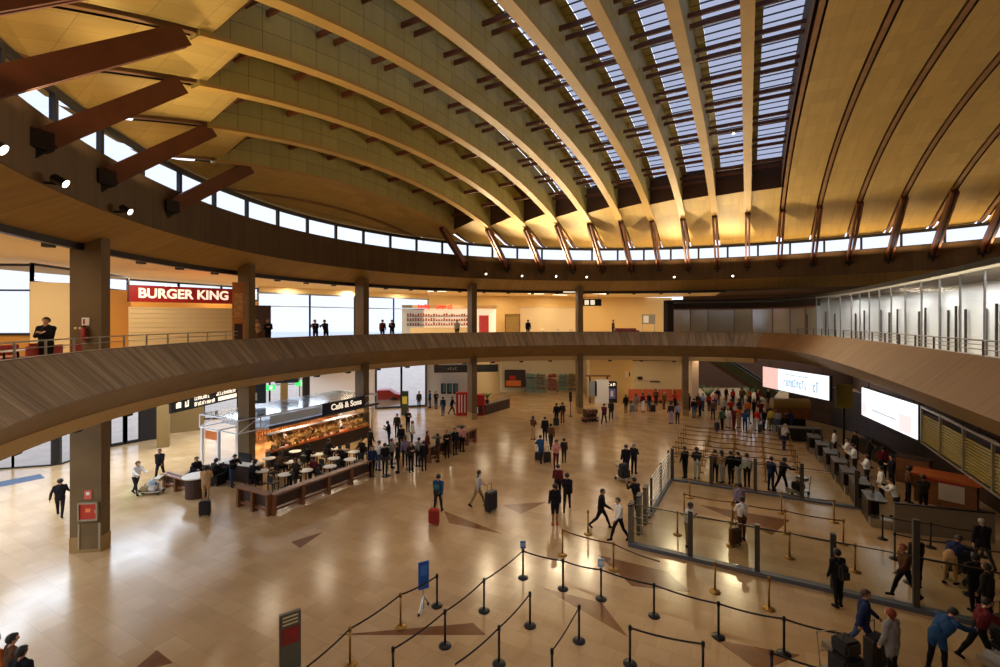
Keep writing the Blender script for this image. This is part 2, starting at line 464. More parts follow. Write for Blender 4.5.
# the edge of the opening beside the flush ceiling, and the end caps of the shell at both short ends
ow = open_w(SPC*KO1)
for j in range(20):
    va, vb = VC-ow+2*ow*j/20, VC-ow+2*ow*(j+1)/20; u = SPC*KO1-.24
    wallm.quad((*uv(u, va), zs(u, va)-.02), (*uv(u, vb), zs(u, vb)-.02), (*uv(u, vb), zs(u, vb)+2.1), (*uv(u, va), zs(u, va)+2.1))
for j in range(20):
    va, vb = VC-ow-.3+2*(ow+.3)*j/20, VC-ow-.3+2*(ow+.3)*(j+1)/20; P4 = [(SPC*KO1-.25, va), (SPC*KO1+.32, va), (SPC*KO1+.32, vb), (SPC*KO1-.25, vb)]
    wallm.quad(*[(*uv(*p), zs(*p)+.4) for p in P4])
for sgn, ue in ((-1, SPC*K0-.05), (1, SPC*K1+.05)):
    ulim = UC+sgn*(OA+.9)
    for j in range(24):
        f0, f1 = -1+2*j/24, -1+2*(j+1)/24
        for i in range(3):
            ua, ub = ue+(ulim-ue)*i/3, ue+(ulim-ue)*(i+1)/3
            wa, wb = half_w(ua, .9), half_w(min(max(ub, UC-OA-.89), UC+OA+.89), .9)
            P = [(ua, VC+f0*wa), (ub, VC+f0*wb), (ub, VC+f1*wb), (ua, VC+f1*wa)]
            panel.quad(*[(*uv(*p), zs(*p)) for p in P], uvs=P); deck.quad(*[(*uv(*p), zs(*p)+.5) for p in P])
struct(panel.build('ceiling', M_panel)); struct(deck.build('roof', M_dark)); struct(wallm.build('trim_4', M_void))

# beams: one object each, deep where the roof is open, flush elsewhere
for k in range(K0, K1+1):
    u = SPC*k
    if abs(u-UC) > OA-1: continue
    hw = half_w(u, .6); vs = [VC-hw+2*hw*j/60 for j in range(61)]
    deep = KO0 <= k < KO1; ow = max(open_w(u), open_w(u+SPC/2), open_w(u-SPC/2))+.15
    sd = MB(); lo = MB(); lr = MB(); prev = None
    wide_end = VC+max(half_w(u, -.15)-4.2, 1)
    for j in range(60):
        v0, v1 = vs[j], vs[j+1]
        vm = (v0+v1)/2; inside = deep and abs(vm-VC) < ow; wide = inside or (deep and VC < vm < wide_end)
        dp = 2.25 if inside else .35; drop = .16 if wide else .03; bw = .22 if wide else BW
        a0, a1 = zs(u, v0)-drop, zs(u, v1)-drop; tgt = lo if wide else lr
        if prev is not None and prev != inside:                     # the cut end of the deep box
            sd.quad((*uv(u-.26, v0), a0-.0), (*uv(u+.26, v0), a0), (*uv(u+.26, v0), zs(u, v0)+2.1), (*uv(u-.26, v0), zs(u, v0)+2.1), uvs=((0, 0), (.5, 0), (.5, 2), (0, 2)))
        prev = inside
        for sg in (-1, 1):
            uu = u+sg*bw
            sd.quad((*uv(uu, v0), a0), (*uv(uu, v1), a1), (*uv(uu, v1), a1+dp), (*uv(uu, v0), a0+dp), uvs=((v0, 0), (v1, 0), (v1, dp), (v0, dp)))
        ca = [(*uv(u-bw-.03, v0), a0-.0), (*uv(u+bw+.03, v0), a0), (*uv(u+bw+.03, v1), a1), (*uv(u-bw-.03, v1), a1)]
        tgt.quad(*ca)
        for sg in (-1, 1):
            uu = u+sg*(bw+.02)
            tgt.quad((*uv(uu, v0), a0), (*uv(uu, v1), a1), (*uv(uu, v1), a1+.14), (*uv(uu, v0), a0+.14))
    bo = struct(sd.build('roof_beam', M_beam if deep else M_strut))
    if lo.f: lo.build('lower_flange', M_beam_low, bo)
    lr.build('lower_rib', M_rib, bo)
    # struts from the ring up to the beam, at both ends, in pairs of planks
    for s in (-1, 1):
        rw = half_w(u, -.15)
        vb = VC+s*rw; vt = VC+s*max(rw-4.1+(.7 if abs(u-UC) > 20 else 0), 1)
        if (s < 0 and u > -8) or k == K0: continue
        b0 = Vector((*uv(u, vb), SILL-.75)); t0 = Vector((*uv(u, vt), zs(u, vt)-.2))
        st = MB()
        for dx in (-.13, .13):
            off = Vector((UX*dx, UY*dx, 0)); st.bar(b0+off, t0+off, .13,   .5 if s > 0 else .58, up=(VX*s, VY*s, .8))
        so = struct(st.build('strut_beam', M_strut))
        br = MB(); inn = Vector((VX*-s, VY*-s, 0))
        br.box(b0-inn*.15+Vector((0, 0, -.1)), (.5, .5, .5), rz=-radians(28.3)); br.bar(b0-inn*.3+Vector((0, 0, -.55)), b0+inn*.2, .1, .2)
        br.build('bracket', M_metal_dk, so)

opaque = MB(); side = MB()
# skylight glazing: one unit per open bay
for k in range(KO0, KO1):
    u0, u1 = SPC*k+.2, SPC*(k+1)-.2; um = (u0+u1)/2; ow = open_w(um)
    if k < -6:
        strip(opaque, u0-.26, u1+.26, VC-ow, VC+ow, 2.0, nv=12); pur = MB(); v = VC-ow+1.0; tog = 0
        while v < VC+ow:
            z = zs(um, v)+.75; pur.bar((*uv(u0-.05, v), z), (*uv(u1+.05, v), z), .12, .24); v += 2.6
        struct(pur.build('roof_purlin_beam', M_strut)); continue
    ug = u0+.42; u1 = u1-(.0 if k < KO1-1 else 0)
    n = 24; gl = MB(); bars = MB(); pur = MB()
    for j in range(n):
        va, vb = VC-ow+2*ow*j/n, VC-ow+2*ow*(j+1)/n
        gl.quad(*[(*uv(*p), zs(um, p[1])+1.95) for p in ((ug, va), (u1, va), (u1, vb), (ug, vb))])
        side.quad(*[(*uv(*p), zs(um, p[1])+1.9) for p in ((u0, va), (ug, va), (ug, vb), (u0, vb))], uvs=((va, 0), (va, .4), (vb, .4), (vb, 0)))
    v = VC-ow+.3
    while v < VC+ow:
        z = zs(um, v)+1.92
        bars.bar((*uv(u0, v), z), (*uv(u1, v), z), .04, .06); v += .62
    v = VC-ow+1.0; tog = 0
    while v < VC+ow:
        z = zs(um, v)+.95
        pur.bar((*uv(u0-.05, v), z), (*uv(u1+.05, v), z), .1, .2); v += (.8 if tog % 2 == 0 else 2.1); tog += 1
    go = struct(bars.build('window_%d' % (wn+1+k-KO0), M_frame_dk)); gl.build('pane', M_glass_sky, go); pur.build('purlin', M_strut, go)

struct(opaque.build('roof', M_void)); struct(side.build('trim_9', M_beam))
# ================================================================== pillars
PIER_X = [(90.3, 1.95), (246.5, 1.3), (362, 1.1), (472, 1.1), (579.5, 1.1), (685, 1.1)]
PIERS = []
for px, o in PIER_X:
    th = hit_theta(px, o); n = oval_n(th); p = Vector(oval(th, o)); rz = atan2(n.y, n.x)
    pl = .78 if 200 < px < 300 else 1.1
    mb = MB(); mb.box((p.x, p.y, 6.1), (pl, .5, 7.3 if px > 680 else 12.5), rz=rz) if px < 680 else mb.box((p.x, p.y, 3.6), (pl, .5, 7.2), rz=rz)
    po = struct(mb.build('pillar', M_pier)); PIERS.append((p, rz, n))
    MB().box((p.x, p.y, .3), (pl+.03, .53, .6), rz=rz).build('plinth', mat('pillar plinth', '9a7a48', .5), po)
# ================================================================== outer walls
def wall_seg(name, a, b, z0, z1, m, th=.2, side=1):
    a, b = Vector(a), Vector(b); d = (b-a).normalized(); n = Vector((-d.y, d.x))*side
    c = (a+b)/2+n*th/2; mb = MB()
    L = (b-a).length
    mb.box((c.x, c.y, (z0+z1)/2), (L, th, z1-z0), rz=atan2(d.y, d.x)); o = mb.build(name, m); struct(o)
    return o
WIN_N = [200]
def glazing(a, b, z0, z1, step, hbars=(), frame=M_frame_dk, fw=.12):
    """a row of separate glazed units between a and b"""
    a, b = Vector(a), Vector(b); L = (b-a).length; n = max(1, round(L/step)); d = (b-a)/n
    for i in range(n):
        p, q = a+d*i, a+d*(i+1); WIN_N[0] += 1
        mb = MB()
        for e in (p, q): mb.bar((*e, z0), (*e, z1), fw, fw)
        for z in (z0+fw/2, z1-fw/2): mb.bar((*p, z), (*q, z), fw, fw)
        for z in hbars: mb.bar((*p, z), (*q, z), fw*.7, fw*.7)
        o = struct(mb.build('window_%d' % WIN_N[0], frame))
        g = MB(); g.quad((*p, z0), (*q, z0), (*q, z1), (*p, z1)); g.build('pane', M_glass, o)
def at_px(px, d): return Vector(((px-CX)/F*d, d))
M_amber = mat('amber wall', 'c08a3a', .6)
M_brownpanel = uv_stripes('brown wall panels', '6a4a26', '7d5a30', 1, 3, .03, .5)
M_brownwall = mat('olive brown wall', '7a5f30', .6)
# ---- mezzanine, from the left
glazing(at_px(-130, 22), at_px(32, 22.5), MZ+1.0, UCZ-.2, 3.0, (MZ+3.2,))
wall_seg('wall_cafe', at_px(-130, 22), at_px(32, 22.5), MZ, MZ+1.0, M_amber)
wall_seg('wall_partition', at_px(30, 21.6), at_px(72, 22.4), MZ, MZ+3.55, M_cream)
glazing(at_px(32, 22.5), at_px(128, 29.5), MZ+3.55, UCZ-.15, 3.2)
wall_seg('wall_back', at_px(72, 24.5), at_px(131, 27.5), MZ, MZ+3.5, M_amber)
glazing(at_px(128, 31), at_px(258, 39.5), MZ+3.4, UCZ-.15, 3.2)
wall_seg('wall_service', at_px(128, 31), at_px(258, 39.5), MZ, MZ+3.4, M_amber)
glazing(at_px(258, 39.5), at_px(428, 52), MZ, UCZ-.5, 4.1, (MZ+3.0,), fw=.13, frame=mat('grey window frame', '8a8c92', .5))
wall_seg('trim_5', at_px(258, 39.5), at_px(428, 52), UCZ-.5, UCZ+.1, M_warmceil)
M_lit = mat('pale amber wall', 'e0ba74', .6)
wall_seg('wall_shops', at_px(428, 54), at_px(520, 56), MZ, UCZ, M_lit)
wall_seg('wall_far', at_px(518, 56), at_px(582, 57), MZ, UCZ-1.3, M_cream)
wall_seg('trim_6', at_px(518, 55.9), at_px(582, 56.9), UCZ-1.3, UCZ, M_lit)
wall_seg('wall_lounge', at_px(580, 57), at_px(672, 59), MZ, UCZ, M_lit)
gp = [(Vector(oval(radians(t), 13.8)), oval_n(radians(t))) for t in range(104, -61, -4)]
struct(MB().sweep(gp, [(0, MZ), (0, UCZ), (.3, UCZ), (.3, MZ)]).build('wall_gate', M_void))  # back wall of the unlit side, darkness put into its colour
dk = edge_at(668.5, .7)[0]
struct(MB().box((dk.x, dk.y, (MZ+11.0)/2), (.65, .65, 11.0-MZ), rz=.3).build('pillar', M_dark))
# ---- ground floor, from the left
gA, gB, gC = at_px(-70, 27), at_px(52, 28.6), at_px(60, 28.8)
wall_seg('pillar', gB, gC, 0, SOF, M_dark, .5)
glazing(gA, gB, 0, SOF, 2.3, (2.6,), fw=.09); glazing(gC, at_px(109, 32.6), 0, SOF, 2.0, (2.6,), fw=.09)
glazing(at_px(109, 32.8), at_px(140.5, 34.4), 0, 3.1, 1.1, fw=.2, frame=M_dark)
wall_seg('wall_entrance', at_px(109, 32.8), at_px(140.5, 34.4), 3.1, SOF, M_dark)
wall_seg('wall_dark', at_px(140.5, 34.4), at_px(160, 35.2), 0, SOF, M_dark)
cp = at_px(163.5, 33); struct(MB().box((cp.x, cp.y, SOF/2), (.7, .7, SOF), rz=.5).build('pillar', M_brownwall))
wall_seg('wall_side', at_px(160, 36.5), at_px(204, 38), 0, SOF, M_brownwall)
glazing(at_px(204, 42), at_px(300, 45.5), 0, SOF, 3.2, (2.8,))
wall_seg('wall_tower', at_px(300, 45.4), at_px(376, 47), 0, SOF, mat('pinkish grey wall', 'c9bcb4', .7))
glazing(at_px(376, 47), at_px(426, 48.5), 0, SOF, 2.6, (), fw=.18)
wall_seg('wall_posters', at_px(426, 48.5), at_px(474, 49.5), 0, SOF, mat('pale grey wall', 'c6c2bf', .7))
wall_seg('wall_shopside', at_px(474, 49.5), at_px(500, 58), 0, SOF, M_cream)
wall_seg('wall_shopback', at_px(498, 58.3), at_px(590, 60), 0, SOF, mat('pale shop wall', 'dccfae', .6))
wall_seg('wall_shopend', at_px(588, 60), at_px(588, 53), 0, SOF, M_cream)
wall_seg('wall_machines', at_px(587, 53), at_px(633, 53), 0, SOF, M_lit)
wall_seg('wall_cream', at_px(633, 52), at_px(692, 52), 0, 4.5, mat('cream lobby wall', 'e8d2a0', .6))
wall_seg('trim_7', at_px(633, 51.8), at_px(692, 51.8), 4.5, SOF, M_brownwall)
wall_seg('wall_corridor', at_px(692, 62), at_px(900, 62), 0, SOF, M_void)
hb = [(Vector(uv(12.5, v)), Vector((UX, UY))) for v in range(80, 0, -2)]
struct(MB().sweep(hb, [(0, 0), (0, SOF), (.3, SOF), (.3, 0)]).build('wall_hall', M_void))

struct(MB().sweep([(p+n*4.8, n) for p, n in EP[N_OVAL+10:]], [(0, 0), (0, 3.3), (.2, 3.3), (.2, 0)]).build('wall_desks', uv_stripes('darkened hall back panels', '1c110b', '3a2212', 2.0, 1.1, .1, .5)))  # added back wall; the hall's darkness is put into its panel colours
wall_seg('wall_rear', uv(-48, -9), uv(34, -9), 0, 16, M_void); wall_seg('wall_east', uv(33, -9), uv(33, 45), MZ, 16, M_void)
wall_seg('wall_south', uv(-48, -9), uv(-41, 6), 0, 16, M_void)
# ================================================================== glass wall of the gate corridor on the right of the mezzanine
i0 = edge_at(674, 1.3)[1]
M_metal_gr = mat('grey metal', '6c6a68', .4, .5)
M_gdk = glass_mat('screen glass', 'e8ecf0', .25, .1)
d_acc, prev, seg = 0, None, []
for i in range(i0, len(EP)):
    p = EP[i][0]+EP[i][1]*1.3
    if p.y < 2: break
    seg.append((p, EP[i][1]))
pts = [seg[0]]
for p, n in seg[1:]:
    if (p-pts[-1][0]).length >= 1.5: pts.append((p, n))
for j in range(len(pts)-1):
    a, b = pts[j][0], pts[j+1][0]; px = CX+F*a.x/max(a.y, .1)
    top = 10.15 if px < 815 else 10.85
    mb = MB(); mb.bar((*a, MZ), (*a, top), .045, .06); mb.bar((*a, top), (*b, top), .12, .14); mb.bar((*a, MZ+.35), (*b, MZ+.35), .1, .1)
    WIN_N[0] += 1; o = struct(mb.build('window_%d' % WIN_N[0], M_metal_gr if px > 815 else M_strut))
    g = MB(); g.quad((*a, MZ), (*b, MZ), (*b, top), (*a, top)); g.build('pane', M_gdk if px > 815 else glass_mat('brown screen glass', 'b8a890', .3, .1), o)
for j in range(len(pts)-1):
    for q in (.3, .85):
        p = pts[j][0].lerp(pts[j+1][0], q)+pts[j][1]*3.1
        if p.y > 3 and CX+F*p.x/p.y > 800 and (j*3+int(q*10)) % 4: struct(MB().box((p.x, p.y, MZ+1.15), (.09, .1, 2.3 if q > .3 else 2.7), rz=-.5).build('trim_%d' % (20+j*3+int(q*3)), M_metal_dk))
# header above the glass and the partition behind it
hd = [(p, n) for p, n in pts]
far = [(p, n) for p, n in hd if CX+F*p.x/max(p.y, .1) < 818]; near = [(p, n) for p, n in hd if CX+F*p.x/max(p.y, .1) >= 800]
struct(MB().sweep(far, [(-.06, 10.2), (-.06, 10.75), (.3, 10.75), (.3, 10.2)]).build('trim_8', M_dark))
struct(MB().sweep(hd, [(3.2, MZ), (3.2, 10.9), (3.35, 10.9), (3.35, MZ)]).build('wall_gates', mat('gate corridor wall', 'c4c0b6', .5)))
struct(MB().sweep(hd, [(-.1, 10.9), (3.4, 10.9), (3.4, 11.1), (-.1, 11.1)]).build('ceiling_corridor', M_dark))

# ================================================================== lamps of the hall
AMB = (1, .7, .37); WARM = (1, .8, .54); DAY_FILL = (.74, .86, 1)
# warm uplights on the ring ledge
UPP = [(SPC*(k+.5), s) for k in range(-9, 11) for s in (1, -1)]
for uu, s in UPP:
    th0 = math.acos(max(-1, min(1, (uu-UC)/OA))); t = math.degrees(th0 if s > 0 else -th0)
    p = Vector(oval(radians(t), .45)); n = oval_n(radians(t)); a = Vector((*(p-n*1.3), SILL-.5))
    far_ = s > 0 and -14 < uu < 26
    lamp('AREA', 'ring_uplight', a, UPL*(1.0 if far_ else .4), AMB, 1.5, aim(a, a+Vector((-n.x*.06, -n.y*.06, 1))), size_y=.5)
# rows of downlights in the ceiling of the ground floor and of the mezzanine; bluish left ones added for window daylight
M_lampw = mat('lamp diffuser', 'fff0d0', .5, emit=5)
for i in range(4, len(EP), 7):
    p, n = EP[i]
    if p.y < 4: continue
    right = i > N_OVAL
    for o in ((3.5, 9.0) if not right else (3.0,)):
        q = p+n*o
        lamp('AREA', 'ground_downlight_and_fill', (q.x, q.y, SOF-.05), GDL*(.12 if right else 1)*(1 if CX+F*q.x/max(q.y, 1) > 330 else (7 if o > 5 else .9)), WARM if CX+F*q.x/max(q.y, 1) > 330 else DAY_FILL, 1.2 if CX+F*q.x/max(q.y, 1) > 330 else 4.2)
for t in range(236, 86, -9):
    for o in (5.0, 10.0):
        p = Vector(oval(radians(t), o)); lamp('AREA', 'mezzanine_downlight', (p.x, p.y, UCZ-.05), MDL, (1, .84, .62), 1.0)
for j in range(0, len(pts), 2):
    p, n = pts[j]; q = p+n*1.7; pxq = CX+F*q.x/max(q.y, .1)
    lamp('AREA', 'corridor_light', (q.x, q.y, 10.8), CDL*(.05 if pxq < 812 else 1), (.95, .97, 1), .8)
# spots set just under the roof shell, washing the floor
for u, v, pw in ((-14, 14, 1), (-14, 28, 1), (-5, 34, 1), (-5, 22, .9), (-6, 10, .6)):
    x, y = uv(u, v); lamp('SPOT', 'roof_spot', (x, y, zs(u, v)-.3), ROOF*pw, (1, .8, .56), .3, (0, 0, 0), 1.9)
# ================================================================== people
# a body is one continuous voxel-merged skin; clothes, hair and shoes are children that follow it
def capsule(mb, a, b, ra, rb, n=10, flat=None):
    a, b = Vector(a), Vector(b); d = b-a; L = d.length
    if L < 1e-5: d = Vector((0, 0, 1)); L = 1e-5
    d = d.normalized(); q = Vector((1, 0, 0)) if abs(d.x) < .8 else Vector((0, 1, 0))
    x = (q-d*q.dot(d)).normalized(); y = d.cross(x)
    sx, sy = flat or (1, 1); rings = []
    for k in range(4): t = pi/2*(k/4); rings.append((a-d*ra*cos(t), ra*sin(t)+1e-4))
    rings += [(a, ra), (b, rb)]
    for k in range(1, 5): t = pi/2*(k/4); rings.append((b+d*rb*sin(t), rb*cos(t)+1e-4))
    i0 = len(mb.v)
    for c, r in rings:
        for j in range(n):
            t = 2*pi*j/n; mb.v.append(tuple(c+x*cos(t)*r*sx+y*sin(t)*r*sy))
    for k in range(len(rings)-1):
        for j in range(n):
            p, s = i0+k*n+j, i0+k*n+(j+1) % n; mb.f.append((p, s, s+n, p+n))
    mb.f.append(tuple(i0+j for j in range(n))[::-1]); e = i0+(len(rings)-1)*n; mb.f.append(tuple(e+j for j in range(n)))

def rotx(p, a, c):
    p = Vector(p)-Vector(c); return Vector((p.x, p.y*cos(a)-p.z*sin(a), p.y*sin(a)+p.z*cos(a)))+Vector(c)
# legs: (hip flex, knee flex); arms: (flex, abduct, elbow flex, inward turn) in degrees; forward is -Y
POSES = {
 'stand':   dict(lean=2, legs=((2, 3), (-3, 2)), arms=((6, 9, 14, 0), (2, 9, 18, 0)), head=4),
 'wide':    dict(lean=0, legs=((4, 2), (-4, 4)), arms=((10, 14, 40, 0), (0, 16, 30, 0)), head=8),
 'phone':   dict(lean=4, legs=((3, 4), (-2, 2)), arms=((28, 8, 105, 35), (24, 8, 85, 40)), head=24),
 'folded':  dict(lean=-1, legs=((2, 2), (-2, 3)), arms=((26, 6, 88, 60), (30, 6, 82, 62)), head=4),
 'walk':    dict(lean=4, legs=((26, 8), (-20, 14)), arms=((-22, 7, 16, 0), (24, 7, 26, 0)), head=3),
 'stride':  dict(lean=5, legs=((-24, 22), (32, 10)), arms=((30, 14, 34, 0), (-26, 22, 20, 0)), head=3),
 'pull':    dict(lean=5, legs=((20, 6), (-16, 14)), arms=((-34, 12, 4, 0), (16, 7, 30, 0)), head=4),
 'push':    dict(lean=12, legs=((20, 6), (-20, 12)), arms=((46, 6, 30, 0), (44, 6, 32, 0)), head=2),
 'bend':    dict(lean=46, legs=((14, 14), (-6, 8)), arms=((62, 6, 20, 0), (54, 8, 26, 0)), head=-8),
 'lean':    dict(lean=16, legs=((4, 2), (-8, 12)), arms=((52, 12, 62, 30), (50, 12, 66, 30)), head=2),
 'sit':     dict(lean=4, legs=((86, 84), (80, 88)), arms=((34, 10, 50, 20), (28, 10, 62, 24)), head=6, sit=1),
 'sit_fwd': dict(lean=20, legs=((84, 92), (88, 80)), arms=((48, 8, 76, 30), (42, 8, 70, 26)), head=10, sit=1),
}
def build_pose(pose):
    P = POSES[pose]; B = []           # bones: (region, a, b, ra, rb, flat)
    hipz = .92; lean = radians(P['lean']); HC = (0, 0, hipz)
    up = lambda p: rotx(p, lean, HC)
    feet = []
    for s, (hf, kf) in zip((-1, 1), P['legs']):
        a, k = radians(hf), radians(hf-kf); h = Vector((s*.092, 0, hipz-.03))
        kn = h+Vector((s*.012, -sin(a), -cos(a)))*.43; an = kn+Vector((0, -sin(k), -cos(k)))*.42
        B += [('leg', h, kn, .088, .058, None), ('leg', kn, an, .058, .038, None), ('leg', kn+(an-kn)*.25+Vector((0, .02, 0)), kn+(an-kn)*.5+Vector((0, .015, 0)), .05, .045, None)]
        ft = radians(min(max(-(hf-kf), -5), 34)) if hf < kf else 0
        fd = Vector((s*.12, -cos(ft), -sin(ft))).normalized(); dn = Vector((0, -sin(ft), -cos(ft)))
        dn = (dn-fd*dn.dot(fd)).normalized() if abs(dn.dot(fd)) < .99 else Vector((0, 0, -1))
        heel = an+dn*.045-fd*.035; toe = an+dn*.055+fd*.15
        B += [('foot', heel, toe, .042, .034, None), ('foot', an, heel+fd*.05, .04, .042, None)]; feet += [heel.z-.042, toe.z-.034]
    B += [('pelvis', Vector((-.065, 0, hipz)), Vector((.065, 0, hipz)), .115, .115, None), ('pelvis', Vector((0, .02, hipz-.02)), Vector((0, 0, hipz+.1)), .12, .12, None)]
    def T(reg, a, b, ra, rb): B.append((reg, up(a), up(b), ra, rb, None))
    T('torso', (-.06, 0, hipz+.06), (-.085, -.005, 1.27), .105, .125); T('torso', (.06, 0, hipz+.06), (.085, -.005, 1.27), .105, .125)
    T('torso', (0, -.035, hipz+.05), (0, -.03, 1.22), .1, .11); T('torso', (0, -.02, 1.2), (0, -.015, 1.36), .12, .1); T('torso', (-.15, 0, 1.405), (.15, 0, 1.405), .062, .062); T('torso', (0, .03, 1.25), (0, .03, 1.39), .105, .085)
    T('torso', (-.12, 0, 1.42), (-.03, 0, 1.475), .05, .045); T('torso', (.12, 0, 1.42), (.03, 0, 1.475), .05, .045)
    T('neck', (0, .01, 1.42), (0, -.01, 1.53), .056, .052)
    hc = Vector((0, -.02, 1.53)); ha = radians(P['head'])
    hd = lambda p: up(rotx(p, ha, hc))
    def H(reg, a, b, ra, rb): B.append((reg, hd(a), hd(b), ra, rb, None))
    H('head', (0, .005, 1.655), (0, .01, 1.65), .096, .098); H('head', (0, -.035, 1.66), (0, -.03, 1.62), .078, .07)
    H('head', (0, -.05, 1.585), (0, -.06, 1.56), .05, .036); H('head', (-.03, -.04, 1.58), (.03, -.04, 1.58), .04, .04)
    H('head', (0, -.108, 1.645), (0, -.126, 1.615), .011, .017); H('head', (-.03, -.095, 1.672), (.03, -.095, 1.672), .016, .016)
    for s in (-1, 1): H('head', (s*.092, .01, 1.655), (s*.095, .012, 1.615), .017, .012)
    H('head', (-.018, -.1, 1.583), (.018, -.1, 1.583), .01, .01)
    for s, (fx, ab, el, tw) in zip((-1, 1), P['arms']):
        sh = up((s*.185, 0, 1.4)); a = radians(fx)-lean*.0; b = radians(ab)
        d1 = Vector((s*sin(b), -sin(a)*cos(b), -cos(a)*cos(b))); el_p = sh+d1*.285
        a2 = a+radians(el); t = radians(tw)
        d2 = Vector((s*sin(b)*.4, -sin(a2), -cos(a2))); d2 = Vector((d2.x*cos(t)-s*abs(sin(t))*abs(d2.y), d2.y*cos(t), d2.z)).normalized()
        wr = el_p+d2*.25
        B += [('torso', sh, sh+d1*.05, .066, .06, None), ('uarm', sh, el_p, .056, .044, None), ('farm', el_p, wr, .046, .031, None)]
        pal = Vector((s*.9, 0, .2)); sid = (pal-d2*pal.dot(d2)).normalized(); wid = d2.cross(sid)*(1)
        if wid.y > 0: wid = -wid                                         # thumb side looks forward
        pc = wr+d2*.045
        for q in (-.026, -.009, .009, .026): B.append(('hand', wr+d2*.015+wid*q*.7, wr+d2*.085+wid*q, .015, .0135, None))
        for q, L in ((-.031, .055), (-.0105, .07), (.0105, .076), (.031, .066)):
            r0 = wr+d2*.088+wid*q*1.05; k1 = r0+(d2-sid*.25+wid*q*2.5).normalized()*L*.5; k2 = k1+(d2-sid*.75+wid*q*1.5).normalized()*L*.5
            B += [('hand', r0, k1, .0092, .0086, None), ('hand', k1, k2, .0086, .0074, None)]
        t0 = wr+d2*.03+wid*.024; t1 = t0+(d2*.5+wid*.8-sid*.2).normalized()*.04; t2 = t1+(d2*.85+wid*.4-sid*.3).normalized()*.032
        B += [('hand', t0, t1, .013, .0105, None), ('hand', t1, t2, .0105, .0085, None)]
    dz = -min(feet); B = [(r, a+Vector((0, 0, dz)), b+Vector((0, 0, dz)), ra, rb, f) for r, a, b, ra, rb, f in B]
    mb = MB()
    for r, a, b, ra, rb, f in B: capsule(mb, a, b, ra, rb)
    me = mb.mesh('raw', None); o = bpy.data.objects.new('raw', me); COL.objects.link(o)
    rm = o.modifiers.new('r', 'REMESH'); rm.mode = 'VOXEL'; rm.voxel_size = .0115
    sm = o.modifiers.new('s', 'SMOOTH'); sm.factor = .5; sm.iterations = 3
    dc = o.modifiers.new('d', 'DECIMATE'); dc.ratio = .22
    dg = bpy.context.evaluated_depsgraph_get(); body = bpy.data.meshes.new_from_object(o.evaluated_get(dg))
    bpy.data.objects.remove(o)
    Hm = (hd, dz)
    return body, B, Hm
def seg_d(p, a, b, ra, rb):
    d = b-a; l2 = d.length_squared; t = max(0, min(1, (p-a).dot(d)/l2)) if l2 > 1e-9 else 0
    return (p-(a+d*t)).length-(ra+(rb-ra)*t)
BODY = {}
SKIN = mat('skin', 'c08a68', .55); EYE_M = mat('eye', '241a16', .3); LIP = mat('lips', '94503f', .5)
def body_set(pose):
    if pose in BODY: return BODY[pose]
    me, B, (hd, dz) = build_pose(pose); me.name = 'person_'+pose
    for m in (SKIN, EYE_M, LIP): me.materials.append(m)
    # head frame, for hair and face
    Z = Vector((0, 0, dz)); inv_pts = {k: hd(v)+Z for k, v in dict(top=(0, 0, 1.75), c=(0, 0, 1.65), f=(0, -.1, 1.65), el=(-.034, -.108, 1.655), er=(.034, -.108, 1.655), m=(0, -.113, 1.583)).items()}
    fz = (inv_pts['top']-inv_pts['c']).normalized(); fy = (inv_pts['f']-inv_pts['c']).normalized()
    reg = []
    for p in me.polygons:
        c = p.center; best, br = 1e9, None
        for r, a, b, ra, rb, f in B:
            dd = seg_d(c, a, b, ra, rb)
            if dd < best: best, br = dd, r
        reg.append(br); p.use_smooth = True
        if br == 'head':
            if min((c-inv_pts['el']).length, (c-inv_pts['er']).length) < .014: p.material_index = 1
            elif (c-inv_pts['m']).length < .017: p.material_index = 2
    def shell(name, test, off, thick=0):
        bm = bmesh.new(); bm.from_mesh(me); bm.faces.ensure_lookup_table()
        bmesh.ops.delete(bm, geom=[f for f in bm.faces if not test(f.index, f.calc_center_median())], context='FACES')
        for v in bm.verts: v.normal_update()
        nn = {v: v.normal.copy() for v in bm.verts}
        for v in bm.verts: v.co += nn[v]*(off(v.co) if callable(off) else off)
        out = bpy.data.meshes.new(name); bm.to_mesh(out); bm.free()
        out.materials.clear(); out.materials.append(None)
        for p in out.polygons: p.material_index = 0
        return out
    C = inv_pts['c']
    def hairtest(i, c):
        if reg[i] not in ('head', 'neck'): return False
        l = c-C; a, u = l.dot(fy), l.dot(fz)
        return u > .055 or (a < .035 and u > -.01) or (a < -.02 and u > -.07)
    def longtest(i, c):
        if reg[i] not in ('head', 'neck', 'torso'): return False
        l = c-C; a, u = l.dot(fy), l.dot(fz); s = abs(l.x)
        return u > .055 or (a < .045 and u > -.03) or (a < -.005 and u > -.24 and s < .1)
    ms = dict(body=me,
        hair=shell('hair', hairtest, lambda c: .012+.012*max(0, (c-C).dot(fz)*10)),
        long=shell('hair', longtest, lambda c: .02),
        shirt=shell('shirt', lambda i, c: reg[i] in ('torso', 'uarm', 'farm'), .011),
        tee=shell('shirt', lambda i, c: reg[i] in ('torso', 'uarm'), .01),
        coat=shell('coat', lambda i, c: reg[i] in ('torso', 'uarm', 'farm', 'pelvis') or (reg[i] == 'leg' and c.z > .68 and not POSES[pose].get('sit')), .022),
        trousers=shell('trousers', lambda i, c: reg[i] in ('pelvis', 'leg'), .01),
        shorts=shell('shorts', lambda i, c: reg[i] == 'pelvis' or (reg[i] == 'leg' and c.z > .5), .014),
        shoe_l=shell('shoe', lambda i, c: reg[i] == 'foot' and c.x < 0, .006),
        shoe_r=shell('shoe', lambda i, c: reg[i] == 'foot' and c.x >= 0, .006))
    BODY[pose] = ms; return ms
